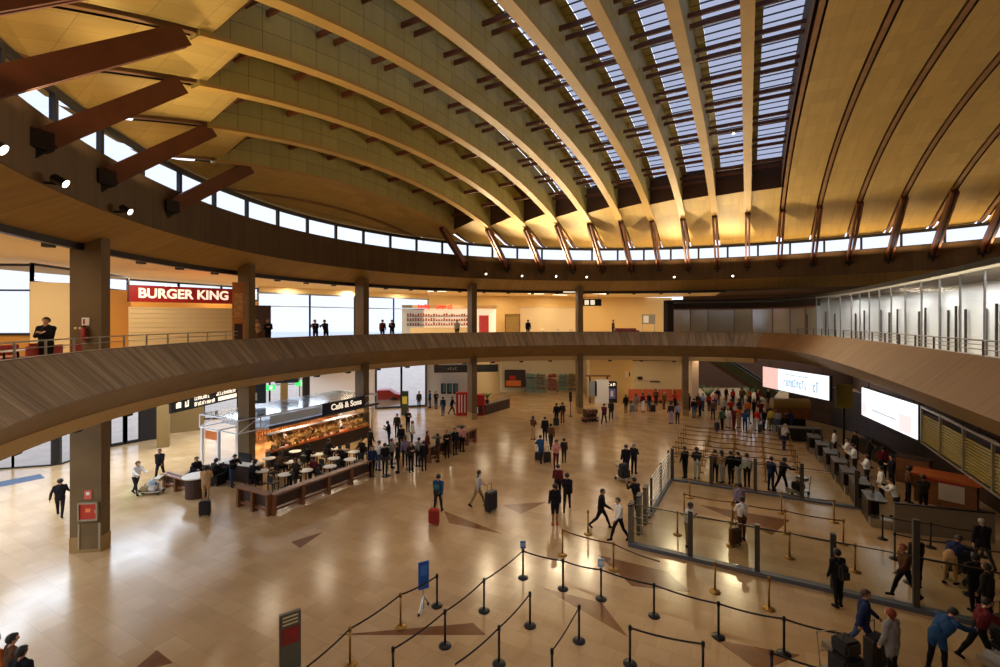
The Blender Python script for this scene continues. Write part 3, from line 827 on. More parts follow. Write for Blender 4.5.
CLOTH = dict(black='17151a', dark='2b2522', navy='1f2a4c', blue='284a74', sky='8fb0d0', white='e4e1dc', grey='8a8784', light='c2bdb6', beige='b89468', brown='5f3d26',
    red='b02a22', maroon='5e1c22', pink='c98a84', orange='c8662a', olive='5c5a34', green='2c5a3c', denim='3a4a68', lavender='8a7f98', khaki='9a8458', teal='2c6a70', yellow='c8b04a')
def cloth(c): return mat('cloth '+c, CLOTH[c], .85, spec=.2)
def hairm(c): return mat('hair '+c, dict(black='120e0c', brown='3a2416', blond='b08a50', grey='8f8a84', red='7a2f14', hat='1a1820')[c], .6)
SKINS = [SKIN, mat('skin pale', 'd3a284', .55), mat('skin tan', 'a06c48', .55), mat('skin dark', '6b4430', .55)]
NPEOPLE = [0]
def person(pos, face, pose, top, bottom, label, hair='black', long=False, style='shirt', lower='trousers', shoes='black', h=1.0, z=0.0, group=None):
    ms = body_set(pose); NPEOPLE[0] += 1; i = NPEOPLE[0]
    o = bpy.data.objects.new('person', ms['body']); COL.objects.link(o)
    o.location = (pos[0], pos[1], z); o.rotation_euler = (0, 0, radians(face)); o.scale = (h, h, h)
    tag(o, label, 'person', group)
    def over(ob, m): ob.material_slots[0].link = 'OBJECT'; ob.material_slots[0].material = m
    over(o, SKINS[i*7 % 3 if i % 11 else 3])
    def kid(name, key, m):
        c = bpy.data.objects.new(name, ms[key]); COL.objects.link(c); c.parent = o; over(c, m); return c
    kid('hair', 'long' if long else 'hair', hairm(hair))
    kid({'tee': 'shirt', 'coat': 'coat'}.get(style, 'shirt'), style, cloth(top)); kid(lower, lower, cloth(bottom))
    kid('shoe', 'shoe_l', cloth(shoes)); kid('shoe', 'shoe_r', cloth(shoes))
    return o
# ================================================================== things on the mezzanine
M_red = mat('red plastic', 'a8201c', .4); M_signred = mat('sign red', 'a01a16', .4, emit=.08); M_txtw = mat('lit lettering', 'fff0d8', .4, emit=.85)
M_orange = mat('orange lacquer', 'b8642a', .4); M_woodmid = mat('mid brown wood', '7a4a26', .45, noise=.25, nscale=3); M_wooddk = mat('dark brown wood', '3a2218', .5, noise=.2, nscale=3)
def along(name_mb, P, z, r, n=6): name_mb.tube([(p.x, p.y, z) for p in P], r, n)
# railings on the kerb
def railing(label, i0, i1, zt, rows, step=2, off=.15, m=None):
    m = m or M_steel
    root = thing('railing', label, 'railing', (0, 0, 0))
    P = [EP[i][0]+EP[i][1]*off for i in range(i0, i1)]
    for z in rows:
        mb = MB(); along(mb, P, z, .026 if z == rows[0] else .015); mb.build('rail', m, root, True)
    for i in range(0, len(P), step):
        MB().box((P[i].x, P[i].y, (KERB+zt)/2), (.05, .05, zt-KERB+.02), rz=.4).build('post', m, root)
    return root
ia, ib = edge_at(-40, .15)[1] if edge_at(-40, .15)[1] else 0, edge_at(246, .15)[1]
railing('steel railing on the left parapet in front of the cafe terrace and red sign', 0, ib, 8.42, (8.42, 8.22), 3)
ic = edge_at(800, .15)[1]
railing('dark steel railing along the right parapet below the glass wall', ic, len(EP)-6, 8.42, (8.42, 8.28, 8.14), 3, m=mat('dark rail metal', '4a4038', .35, .7))

# shop front with the big red sign
pL, pR = at_px(127.5, 26), at_px(235, 29.6); dv = (pR-pL).normalized(); ang = atan2(dv.y, dv.x); mid = (pL+pR)/2; nv = Vector((dv.y, -dv.x))
root = thing('fast_food_shop', 'cream shuttered fast food shop front under a long red sign on the mezzanine', 'shop', (mid.x, mid.y, MZ), ang)
W = (pR-pL).length
MB().box((0, .15, 1.25), (W-.1, .3, 2.5)).build('shutter', M_cream, root)
sh = MB()
for k in range(9): sh.box((0, -.012, .25+k*.27), (W-.2, .02, .02))
sh.build('shutter_rib', mat('shutter groove', 'cdb98c', .6), root)
MB().box((W/2+.1, .1, 1.25), (.3, .5, 2.5)).build('side_post', M_wooddk, root)
sg = MB().box((0, .0, 3.27), (W, .5, .94)).build('sign_board', M_signred, root)
text('lettering', 'BURGER KING', .76, M_txtw, sg, (.02, -.27, 3.27), (pi/2, 0, 0), .02, .022, 1.31*W/7.6)
MB().box((-W/2+.02, -.02, 3.27), (.05, .56, .98)).build('sign_edge', M_wooddk, sg)
# orange poster pillar by the shop
q = edge_at(238.5, .62)[0]
root = thing('poster_pillar', 'orange wood poster pillar beside the right end of the red shop sign', 'pillar', (q.x, q.y, MZ), .5)
MB().box((0, 0, 1.95), (.62, .3, 3.9)).build('body', mat('orange wood', 'c07a34', .5, noise=.3, nscale=2), root)
MB().box((0, -.17, 1.0), (.4, .03, 1.1)).build('poster', M_wooddk, root)
MB().box((0, -.17, 2.6), (.44, .03, 1.4)).build('poster', mat('faded poster', 'd09a58', .5, noise=.3, nscale=5), root)
q = at_px(263, 31); root = thing('partition_block', 'dark grey brown partition block standing right of the orange poster pillar', 'partition', (q.x, q.y, MZ), .3)
MB().box((0, 0, 1.35), (.95, .25, 2.7)).build('panel', M_wooddk, root); MB().box((0, 0, 2.72), (1.0, .3, .05)).build('cap', M_metal_dk, root)
# fire extinguisher and signs on the near pillar, upper level
def on_pier(i, dx, z, out=.262):
    p, rz, n = PIERS[i]; t = Vector((-n.y, n.x)); s = -1 if t.y > 0 else 1
    f = t*s                                                       # the face that looks at the camera
    q = p+n*dx+f*out
    return (q.x, q.y, z), atan2(f.y, f.x)+pi/2
l, a = on_pier(0, -.02, 9.0)
root = thing('fire_extinguisher', 'dark red fire extinguisher hung on the near pillar at mezzanine level', 'extinguisher', (l[0], l[1], 8.25), a)
MB().lathe([(.08, 0), (.09, .03), (.09, .42), (.05, .5), (.03, .52)], (0, -.1, 0), 14).build('cylinder', M_red, root, True)
MB().box((0, -.1, .55), (.05, .14, .05)).build('valve', M_black, root); MB().tube([(.03, -.12, .55), (.12, -.14, .45), (.11, -.14, .2)], .012).build('hose', M_black, root)
l, a = on_pier(0, -.02, 8.98)
root = thing('extinguisher_sign', 'small pale sign above the extinguisher on the near pillar', 'sign', l, a)
MB().box((0, -.012, 0), (.26, .02, .3)).build('plate', M_white, root); MB().box((-.05, -.026, 0), (.06, .01, .2)).build('pictogram', M_red, root)
for dx, zz, nm in ((.33, 8.72, 'left'), (.18, 8.72, 'right')):
    l, a = on_pier(0, dx if True else 0, zz)
    root = thing('wall_button', 'pale round call button on the near pillar, %s of a pair' % nm, 'button', l, a)
    MB().lathe([(.05, 0), (.05, .02), (.03, .03)], (0, 0, 0), 12).build('button', M_cream, root).rotation_euler = (pi/2, 0, 0)

# lit shop counters at the far left of the far side
def strokes(mb, x0, x1, z0, z1, n, seed, y=0.0, depth=.03):
    r = random.Random(seed); w = (x1-x0)/n
    for i in range(n):
        xa = x0+w*i; zt = z1-(0 if r.random() < .4 else (z1-z0)*.25)
        mb.box((xa+w*.15, y, (z0+zt)/2), (w*.22, depth, zt-z0))
        if r.random() < .75: mb.box((xa+w*.4, y, zt-(z1-z0)*.1), (w*.5, depth, (z1-z0)*.18))
        if r.random() < .6: mb.box((xa+w*.4, y, z0+(z1-z0)*.1), (w*.5, depth, (z1-z0)*.18))
        if r.random() < .6: mb.box((xa+w*.62, y, (z0+z1)/2), (w*.2, depth, (z1-z0)*.8))
a1, b1 = at_px(402, 50.5), at_px(497, 53); d1 = (b1-a1).normalized(); W = (b1-a1).length; mid = (a1+b1)/2
root = thing('mezzanine_shop', 'brightly lit open shop under two words of red lettering across the atrium', 'shop', (mid.x, mid.y, MZ), atan2(d1.y, d1.x))
MB().box((0, .6, 1.55), (W, .1, 3.1)).build('back_wall', mat('glowing shop wall', 'fff0d2', .6, emit=.5), root)  # the shop's light is put into this wall as a glow
MB().box((0, .2, 3.3), (W, .9, .3)).build('fascia', mat('shop fascia', 'c9a878', .5), root)
for x0, x1, sd in ((-W*.34, -W*.21, 1), (-W*.15, W*.02, 2)):
    s = MB(); strokes(s, x0, x1, 3.0, 3.55, 4 if sd == 1 else 6, sd, -.3); s.build('red_lettering', mat('red sign glow', 'e0302c', .4, emit=1.2), root)
MB().box((-W*.12, -.4, .5), (W*.6, .5, 1.0)).build('counter', M_cream, root)
sv = MB()
for k in range(3): sv.box((-W*.1, .42, 1.2+k*.5), (W*.7, .3, .04))
sv.build('shelf', M_woodmid, root)
rr = random.Random(3); gds = MB()
for k in range(3):
    for x in range(26):
        h = rr.uniform(.15, .36); gds.box((-W*.44+x*W*.7/26, .42, 1.22+k*.5+h/2), (.18, .2, h))
gds.build('goods', mat('shop goods', 'b86a4a', .5, noise=.5, nscale=3), root)['kind'] = 'stuff'
MB().box((W*.36, .3, 1.2), (W*.1, .5, 2.3)).build('display_case', mat('red display', 'c04048', .4), root)
q = at_px(512.5, 54); root = thing('wooden_door', 'pale wooden door between the lit shop and the cream wall across the atrium', 'door', (q.x, q.y, MZ), 0)
MB().box((0, .05, 1.2), (1.6, .08, 2.4)).build('door_leaf', mat('olive wood', '9a7c40', .5, noise=.2), root)
fr = MB(); fr.box((-.85, 0, 1.22), (.1, .2, 2.45)); fr.box((.85, 0, 1.22), (.1, .2, 2.45)); fr.box((0, 0, 2.48), (1.8, .2, .1)); fr.build('door_frame', M_woodmid, root)
MB().box((.65, -.02, 1.05), (.05, .08, .18)).build('handle', M_steel, root)
# sofa and boards in the orange lounge
q = at_px(626, 51); root = thing('sofa', 'long dark red sofa against the amber lounge wall on the mezzanine', 'sofa', (q.x, q.y, MZ), 0)
MB().box((0, 0, .28), (2.4, .8, .36)).build('seat', M_red if False else mat('dark red leather', '5e1414', .45), root); MB().box((0, .35, .62), (2.4, .2, .55)).build('backrest', MATS['dark red leather'], root)
for s in (-1, 1): MB().box((s*1.25, 0, .4), (.18, .85, .6)).build('armrest', MATS['dark red leather'], root)
for s in (-1, 1):
    for t in (-1, 1): MB().box((s*1.1, t*.32, .05), (.08, .08, .1)).build('leg', M_black, root)
q = at_px(648.5, 52); root = thing('notice_board', 'grey notice board standing right of the dark red sofa on the mezzanine', 'board', (q.x, q.y, MZ), 0)
MB().box((0, 0, 1.9), (1.5, .08, 1.1)).build('panel', mat('grey board', '8a8578', .5), root); MB().box((-.3, -.05, 1.9), (.6, .02, .8)).build('sheet', M_white, root)
for s in (-1, 1): MB().box((s*.7, 0, .68), (.06, .06, 1.36)).build('leg', M_steel, root)
q = at_px(592, 47); root = thing('hanging_sign', 'dark hanging sign with two lit pictogram squares under the mezzanine ceiling', 'sign', (q.x, q.y, 10.9), 0)
MB().box((0, 0, 0), (1.9, .12, .7)).build('board', M_black, root)
for x in (-.55, .05): MB().box((x, -.07, 0), (.42, .03, .46)).build('pictogram', M_txtw, root)
for s in (-1, 1): MB().tube([(s*.7, 0, .35), (s*.7, 0, 1.12)], .02).build('hanger', M_metal_dk, root)
# cafe terrace at the left end: red chairs and tables behind the rail
def cafe_chair(name, label, m, group=None, loc=(0, 0, 0), rz=0):
    r = thing(name, label, 'chair', loc, rz, group)
    MB().box((0, 0, .45), (.42, .42, .05)).build('seat', m, r); MB().box((0, .2, .7), (.4, .04, .36)).build('backrest', m, r)
    for sx in (-1, 1):
        for sy in (-1, 1): MB().box((sx*.18, sy*.18, .215), (.035, .035, .43)).build('leg', M_metal_dk, r)
    return r
def round_table(label, m, group=None, loc=(0, 0, 0), h=.74, r=.36):
    t = thing('cafe_table', label, 'table', loc, 0, group)
    MB().lathe([(r*.96, h-.035), (r, h-.03), (r, h-.005), (r*.98, h)], (0, 0, 0), 20).build('table_top', m, t)
    MB().lathe([(.035, .03), (.03, h-.03)], (0, 0, 0), 10).build('pedestal', M_metal_dk, t); MB().lathe([(.24, 0), (.24, .02), (.05, .05)], (0, 0, 0), 16).build('base', M_metal_dk, t)
    return t
names = ['nearest the left end of the rail', 'second from the left end of the rail', 'third from the left end of the rail', 'nearest the dark pillar']
for k, px in enumerate((4, 18, 31, 52)):
    e, i = edge_at(px, 2.0); round_table('white round cafe table on the left mezzanine, %s' % names[k], M_white, 'terrace tables on the mezzanine', (e.x, e.y, MZ))
    for j, (ox, rz) in enumerate(((-.55, pi/2), (.6, -pi/2))):
        cafe_chair('terrace_chair', 'red chair %s of the terrace table %s' % (('left', 'right')[j], names[k]), M_red, 'red terrace chairs', (e.x+ox, e.y+.1, MZ), rz)
# people on the mezzanine
def mperson(px, o, face, pose, top, bottom, label, **k):
    e, i = edge_at(px, o); return person((e.x, e.y), face, pose, top, bottom, label, z=MZ, **k)
mperson(46, 1.0, 20, 'folded', 'black', 'black', 'person all in black leaning at the left mezzanine rail beside red chairs', style='coat', hair='black')
mperson(259, 1.6, -20, 'lean', 'beige', 'brown', 'fair haired person in beige at the rail below the orange poster pillar', hair='blond', long=True)
mperson(268, 1.1, 30, 'folded', 'black', 'black', 'person in black at the rail right beside the fair haired one')
mperson(315.5, .9, 10, 'lean', 'dark', 'black', 'dark clothed person at the rail before the big windows, left of a pair')
mperson(326, .9, -10, 'lean', 'black', 'black', 'person in black at the rail before the big windows, right of a pair')
mperson(382.5, 1.0, 180, 'stand', 'maroon', 'black', 'person in maroon on the mezzanine just right of the third pillar')
mperson(392, 1.2, 10, 'phone', 'black', 'black', 'person in black second from the third pillar on the mezzanine')
mperson(457, 1.2, 0, 'stand', 'light', 'dark', 'person in pale top before the red lettered shop near the fourth pillar')
mperson(528, 1.1, 160, 'stand', 'black', 'black', 'lone person in black on the mezzanine before the cream wall')
mperson(613, 3.0, 60, 'stand', 'brown', 'black', 'person in brown beside the dark red sofa on the mezzanine')
for k, px in enumerate((543, 558, 571)):
    e, i = edge_at(px, 6.0)
    t = thing('counter_stool', 'slim metal bar stool before the cream mezzanine wall, %s of three' % ('left', 'middle', 'right')[k], 'stool', (e.x, e.y, MZ), 0, 'bar stools before the cream wall')
    MB().lathe([(.19, .74), (.2, .77), (.18, .8)], (0, 0, 0), 14).build('seat', M_steel, t); MB().lathe([(.03, .02), (.03, .74)], (0, 0, 0), 8).build('stem', M_steel, t); MB().lathe([(.22, 0), (.22, .03)], (0, 0, 0), 14).build('base', M_steel, t)
# floodlights on the ring and dark fittings under its soffit
M_lens = mat('floodlight lens', 'fff0d8', .3, emit=9)
def floodlight(px, py, label, o=-.5, big=1.0):
    th = hit_theta(px, o); p = Vector(oval(th, o)); n = oval_n(th); z = EYE-(py-HY)*p.y/F
    r = thing('floodlight', label, 'lamp', (p.x, p.y, z), atan2(n.y, n.x)-pi/2, 'floodlights on the ring beam')
    h = MB().lathe([(.16*big, 0), (.2*big, .03), (.2*big, .3), (.12*big, .36)], (0, 0, 0), 14).build('housing', M_metal_dk, r); h.rotation_euler = (radians(-60), 0, 0)
    l = MB().lathe([(.165*big, -.012), (.165*big, .02)], (0, 0, 0), 14).build('lens', M_lens, r); l.rotation_euler = (radians(-60), 0, 0)
    lamp('SPOT', 'floodlight_beam', (p.x-n.x*.25, p.y-n.y*.25, z+.3), FLOOD*(.4 if px < 200 else 1), (1, .8, .5), .1, aim((p.x, p.y, z), (OCX, OCY, z+11)), 2.4)
    MB().box((0, .3, -.02), (.08, .36, .08)).build('bracket', M_metal_dk, r)
floodlight(4, 150, 'lit floodlight on the ring beam at the left edge', big=.75); floodlight(66, 184, 'lit floodlight on the ring between the first and second near struts', big=.7)
floodlight(130, 212, 'lit floodlight on the ring between the second and third near struts', big=.65)
for k, (px, py) in enumerate(((486, 274), (522, 276), (556, 276.5), (587, 277), (674, 277), (733, 276))):
    floodlight(px, py, 'small lit floodlight on the far ring beam, %s from the left' % ('first', 'second', 'third', 'fourth', 'fifth', 'sixth')[k], big=.5)
k = 0
for t in range(230, 100, -5):
    k += 1; p = Vector(oval(radians(t), 2.45)); n = oval_n(radians(t))
    if abs(CX+F*p.x/p.y-91) < 24: continue
    r = thing('ceiling_spotlight', 'small dark spotlight under the edge of the ring soffit', 'lamp', (p.x, p.y, UCZ), atan2(n.y, n.x)-pi/2, 'dark spotlights along the ring soffit')
    MB().box((0, 0, -.19), (.26, .3, .26)).build('housing', M_black, r); MB().box((0, 0, -.04), (.05, .05, .08)).build('bracket', M_metal_dk, r)
for t in range(222, 106, -6):
    e = oval(radians(t), 2.2); n = oval_n(radians(t))
    r = thing('ledge_spotlight', 'small dark spotlight on the duct under the mezzanine edge', 'lamp', (e[0], e[1], SOF), atan2(n.y, n.x)-pi/2, 'dark spotlights under the mezzanine edge')
    r.location = (*oval(radians(t), 1.35), SOF-.32); MB().box((0, 0, -.13), (.3, .34, .26)).build('housing', M_black, r); MB().box((0, -.18, -.13), (.18, .03, .16)).build('lens', M_metal_dk, r)
# ceiling strip lights of the mezzanine
for k, (px, d) in enumerate(((437, 45), (520, 46), (572, 46), (536, 49), (600, 49), (560, 51))):
    q = at_px(px, d); r = thing('strip_light', 'white strip light on the far mezzanine ceiling', 'lamp', (q.x, q.y, UCZ), .1*k, 'strip lights on the mezzanine ceiling')
    MB().box((0, 0, -.05), (1.9, .3, .1)).build('frame', M_white, r); MB().box((0, 0, -.105), (1.8, .24, .02)).build('diffuser', mat('strip diffuser', 'fff2da', .4, emit=4), r)
# ================================================================== things on the ground floor
M_queue = mat('black queue post', '141214', .35, .3); M_brass = mat('brass queue post', '9a7432', .35, .7); M_belt = mat('belt webbing', '2a2528', .8); M_beltb = mat('brown belt webbing', '6a4a34', .8)
M_bluesign = mat('blue sign', '1f58a8', .4); M_palesign = mat('pale sign', '9ab4d8', .4)
ST = {}
def stanchion(px, py, label, m=None, group='queue posts with belts in front of the glass barrier', pos=None, sign=None):
    p = pos or G(px, py); m = m or M_queue
    key = m.name
    if key not in ST:
        r = thing('queue_post', label, 'queue post', (p[0], p[1], 0), 0, group)
        MB().lathe([(.18, 0), (.18, .02), (.15, .045), (.04, .07)], (0, 0, 0), 18).build('base', m, r, True)
        MB().lathe([(.032, .05), (.032, .9)], (0, 0, 0), 12).build('post', m, r, True); MB().lathe([(.045, .88), (.045, 1.0), (.03, 1.02)], (0, 0, 0), 12).build('belt_head', m, r, True)
        ST[key] = r
    else: r = dup(ST[key], (p[0], p[1], 0), 0, label, group)
    return r
# (px, py of the foot, material key, label)
SP = {
 'a': (437, 606, 0, 'black queue post right beside the blue notice stand'), 'b': (400.5, 627, 1, 'brass queue post just left of the blue notice stand foot'),
 'c': (350, 665, 1, 'brass queue post at the bottom edge on the leftmost belt'), 'd': (523, 578, 0, 'black queue post carrying a blue sign where two belts meet'),
 'e': (484, 611, 0, 'black queue post next along the belt from the blue signed post'), 'f': (445, 646, 0, 'black queue post second along the belt from the blue signed post'),
 'g': (393, 688, 0, 'black queue post third along the belt, cut by the bottom edge'), 'h': (563, 589, 0, 'black queue post right of the blue signed post on the back belt'),
 'i': (601, 599, 0, 'black queue post carrying a pale sign beside the brown floor inlay'), 'j': (654, 616, 0, 'black queue post between the pale signed post and the glass barrier'),
 'k': (530, 626, 0, 'black queue post at the back end of the middle belt'), 'l': (499, 664, 0, 'black queue post on the middle belt near the bottom edge'),
 'm': (579, 641, 0, 'black queue post at the left tip of a brown floor inlay'), 'n': (630, 664, 0, 'black queue post right of the brown inlay near the bottom edge'),
 'o': (552, 690, 0, 'black queue post cut by the bottom edge below the inlay tip'), 'p': (718.5, 637, 0, 'black queue post on the back belt below the glass barrier'),
 'q': (784, 654, 0, 'black queue post at the right end of the back belt'), 'r': (703, 682, 0, 'black queue post cut by the bottom edge left of a brown inlay'),
 's': (771.5, 692, 0, 'black queue post cut by the bottom edge right of a brown inlay'),
 't': (562.5, 555, 1, 'brass queue post behind the blue signed post'), 'u': (613.5, 570, 1, 'brass queue post behind the pale signed post'),
 'v': (588, 534, 1, 'thin brass queue post farthest back, near the walking man in black'), 'w': (715, 592, 1, 'brass queue post beside the foot of the glass barrier'),
 'x': (769, 609, 1, 'brass queue post before the second glass barrier upright')}
POSTS = {k: stanchion(px, py, lab, (M_queue, M_brass)[b]) for k, (px, py, b, lab) in SP.items()}
def belt(a, b, m=M_belt, to=None):
    """webbing drawn out of post a to post b; a child of post a"""
    A = POSTS[a] if isinstance(a, str) else a
    q = Vector(to) if to else Vector((POSTS[b] if isinstance(b, str) else b).location)
    d = q-Vector(A.location); d.z = 0; mb = MB(); n = 6
    for i in range(n):
        t0, t1 = i/n, (i+1)/n; s0, s1 = -.05*4*t0*(1-t0), -.05*4*t1*(1-t1)
        mb.bar((d.x*t0, d.y*t0, .95+s0), (d.x*t1, d.y*t1, .95+s1), .012, .05)
    mb.build('belt', m, A)
for s in ('cba', 'gfed', 'lk', 'dhijpq', 'om', 'tu', 'wx'):
    for x, y in zip(s, s[1:]): belt(x, y, M_beltb if s in ('tu', 'wx') else M_belt)
belt('c', None, to=(*G(298, 715), 0)); belt('q', None, to=(*G(850, 672), 0)); belt('l', None, to=(*G(455, 705), 0)); belt('u', None, M_beltb, to=(*G(660, 590), 0)); belt('r', 'n'); belt('s', None, to=(*G(860, 720), 0))
def head_sign(k, m):
    MB().box((0, -.0, 1.17), (.2, .03, .26)).build('sign_plate', m, POSTS[k]); MB().box((0, -.02, 1.17), (.14, .01, .12)).build('pictogram', M_palesign if m is M_bluesign else M_white, POSTS[k])
head_sign('d', M_bluesign); head_sign('i', M_palesign)
# blue notice on a wheeled easel
p = G(422, 611); r = thing('notice_stand', 'tall blue notice board on a grey wheeled easel in the queue area', 'sign', (p[0], p[1], 0), radians(28))
MB().box((.05, 0, 1.1), (.34, .04, .85)).build('panel', M_bluesign, r); MB().box((.05, .03, .6), (.05, .03, 1.1)).build('upright', M_steel, r)
for s in (-1, 1): MB().tube([(.05, .03, .45), (.05+s*.22, .2*s, .06)], .018).build('leg', M_steel, r); MB().ball((.05+s*.22, .2*s, .045), .045).build('wheel', M_black, r)
MB().tube([(.05, 0, .5), (-.1, -.22, .04)], .018).build('leg', M_steel, r)
MB().box((.05, -.025, 1.25), (.22, .01, .3)).build('printed_area', mat('print blue', '3a78c4', .4), r)
# grey standing sign at the bottom edge
p = at_px(290, 11.6); r = thing('standing_sign', 'grey standing sign with a red square at the bottom left', 'sign', (p.x, p.y, 0), radians(35))
MB().box((0, 0, .95), (.5, .1, 1.42)).build('panel', mat('sign grey green', '5c5a4a', .5), r); MB().box((0, -.055, 1.1), (.44, .012, .42)).build('red_field', mat('sign dark red', '8a2a22', .5), r)
MB().ball((.06, -.06, 1.15), .09, 12, (1, .1, 1)).build('red_disc', M_red, r)
s = MB(); 
for k in range(3): s.box((0, -.055, 1.58-k*.09), (.36, .012, .035))
s.build('print_line', M_cream, r); MB().box((0, 0, .12), (.56, .4, .24)).build('base', M_steel, r)
# hose cabinet on the near pillar
l, a = on_pier(0, -.14, 1.5, .255)
r = thing('fire_hose_cabinet', 'red fire hose cabinet in a pale frame on the foot of the near pillar', 'cabinet', (l[0], l[1], 1.62), a); r.scale = (.82, 1, .9)
f = MB(); f.box((0, -.06, .36), (.8, .12, .06)); f.box((0, -.06, -.36), (.8, .12, .06)); f.box((-.39, -.06, 0), (.06, .12, .76)); f.box((.39, -.06, 0), (.06, .12, .76)); f.build('frame', mat('pale grey metal', 'a89c88', .4, .5), r)
MB().box((0, -.04, 0), (.74, .06, .68)).build('door', mat('cabinet red', 'b83222', .4), r); MB().box((.0, -.075, .05), (.22, .012, .16)).build('emblem', mat('emblem orange', 'f08850', .4), r)
MB().box((.3, -.08, 0), (.04, .03, .14)).build('handle', M_steel, r)
l, a = on_pier(0, -.1, 2.25, .255); r = thing('fire_sign', 'small red and white fire sign above the hose cabinet', 'sign', l, a)
MB().box((0, -.012, 0), (.26, .02, .34)).build('plate', mat('sign pink red', 'd86050', .4), r); MB().box((0, -.026, .05), (.12, .01, .12)).build('pictogram', M_white, r)
l, a = on_pier(0, -.16, .7, .255); r = thing('service_hatch', 'recessed dark service hatch below the hose cabinet on the near pillar', 'panel', (l[0], l[1], .65), a)
f = MB(); f.box((-.36, -.03, 0), (.06, .06, 1.0)); f.box((.36, -.03, 0), (.06, .06, 1.0)); f.build('frame', MATS['pale grey metal'], r); MB().box((0, -.015, 0), (.66, .03, 1.0)).build('door', M_pier, r)

# ------------------------------------------------------------------ luggage
CASE = {}
def suitcase(px, py, col, label, rz=0., pos=None, h=.72):
    p = pos or G(px, py); m = mat('suitcase '+col, CLOTH[col], .4)
    r = thing('suitcase', label, 'suitcase', (p[0], p[1], 0), rz)
    mb = MB(); w, d = h*.66, h*.36; n = 6
    b = bmesh.new(); bmesh.ops.create_cube(b, size=1); bmesh.ops.scale(b, vec=(w, d, h-.06), verts=b.verts); bmesh.ops.bevel(b, geom=b.edges[:], offset=.05, segments=3, affect='EDGES')
    bmesh.ops.translate(b, vec=(0, 0, h/2+.03), verts=b.verts); me = bpy.data.meshes.new('shell'); b.to_mesh(me); b.free(); me.materials.append(m)
    o = bpy.data.objects.new('shell', me); COL.objects.link(o); o.parent = r
    rb = MB()
    for x in (-.3, -.1, .1, .3): rb.box((x*w, -d/2-.004, h/2+.03), (.02, .02, h*.7))
    rb.build('rib', mat('luggage rib', '2a2626', .5), r)
    MB().tube([(-w*.25, d*.3, h), (-w*.25, d*.3, h+.32), (w*.25, d*.3, h+.32), (w*.25, d*.3, h)], .012, 6).build('handle', M_metal_dk, r)
    for sx in (-1, 1):
        for sy in (-1, 1): MB().tube([(sx*w*.38-.02, sy*d*.3, .03), (sx*w*.38+.02, sy*d*.3, .03)], .03, 8).build('wheel', M_black, r)
    return r
def backpack(person_obj, col, label, back=.2, zz=1.2):
    m = mat('bag '+col, CLOTH[col], .7); o = person_obj; a = o.rotation_euler.z; c = Vector((-sin(a), cos(a)))
    r = thing('backpack', label, 'bag', (o.location.x+c.x*back, o.location.y+c.y*back, o.location.z+zz), a)
    b = bmesh.new(); bmesh.ops.create_cube(b, size=1); bmesh.ops.scale(b, vec=(.3, .18, .46), verts=b.verts); bmesh.ops.bevel(b, geom=b.edges[:], offset=.06, segments=3, affect='EDGES')
    me = bpy.data.meshes.new('bag'); b.to_mesh(me); b.free(); me.materials.append(m); q = bpy.data.objects.new('sack', me); COL.objects.link(q); q.parent = r
    MB().box((0, .1, -.08), (.22, .06, .22)).build('pocket', mat('bag dark', '201c1c', .7), r)
    for s in (-1, 1): MB().tube([(s*.1, -.08, .2), (s*.12, -.2, .26), (s*.12, -.3, .1)], .018, 6).build('strap', MATS['bag dark'], r)
    return r
def trolley(px, py, rz, label, bags=(), tall=0, pos=None):
    p = pos or G(px, py); r = thing('baggage_trolley', label, 'trolley', (p[0], p[1], 0), rz)
    f = MB(); f.box((0, 0, .2), (.62, .95, .04)); f.box((0, -.5, .26), (.62, .03, .16)); f.build('platform', M_steel, r)
    b = MB(); b.tube([(-.28, .46, .2), (-.28, .56, 1.0), (.28, .56, 1.0), (.28, .46, .2)], .02, 6); b.tube([(-.28, .5, .55), (.28, .5, .55)], .015, 6); b.build('handle', M_steel, r)
    MB().box((0, .3, .78), (.5, .3, .16)).build('basket', M_steel, r)
    for x, y in ((-.27, .4), (.27, .4), (0, -.42)): MB().tube([(x-.025, y, .08), (x+.025, y, .08)], .08, 10).build('wheel', M_black, r)
    ca, sa = cos(rz), sin(rz)
    for k, (col, w, d, h, y, z, lab) in enumerate(bags):
        q = (p[0]-sa*y, p[1]+ca*y); g = thing('travel_bag', lab, 'bag', (q[0], q[1], z), rz+.1*k)
        b = bmesh.new(); bmesh.ops.create_cube(b, size=1); bmesh.ops.scale(b, vec=(w, d, h), verts=b.verts); bmesh.ops.bevel(b, geom=b.edges[:], offset=.06, segments=2, affect='EDGES'); bmesh.ops.translate(b, vec=(0, 0, h/2), verts=b.verts)
        me = bpy.data.meshes.new('body'); b.to_mesh(me); b.free(); me.materials.append(mat('bag '+col, CLOTH[col], .6)); o = bpy.data.objects.new('body', me); COL.objects.link(o); o.parent = g
        MB().tube([(-w*.2, 0, h), (-w*.15, 0, h+.07), (w*.15, 0, h+.07), (w*.2, 0, h)], .014, 6).build('handle', MATS['bag dark'] if 'bag dark' in MATS else M_black, g)
    return r

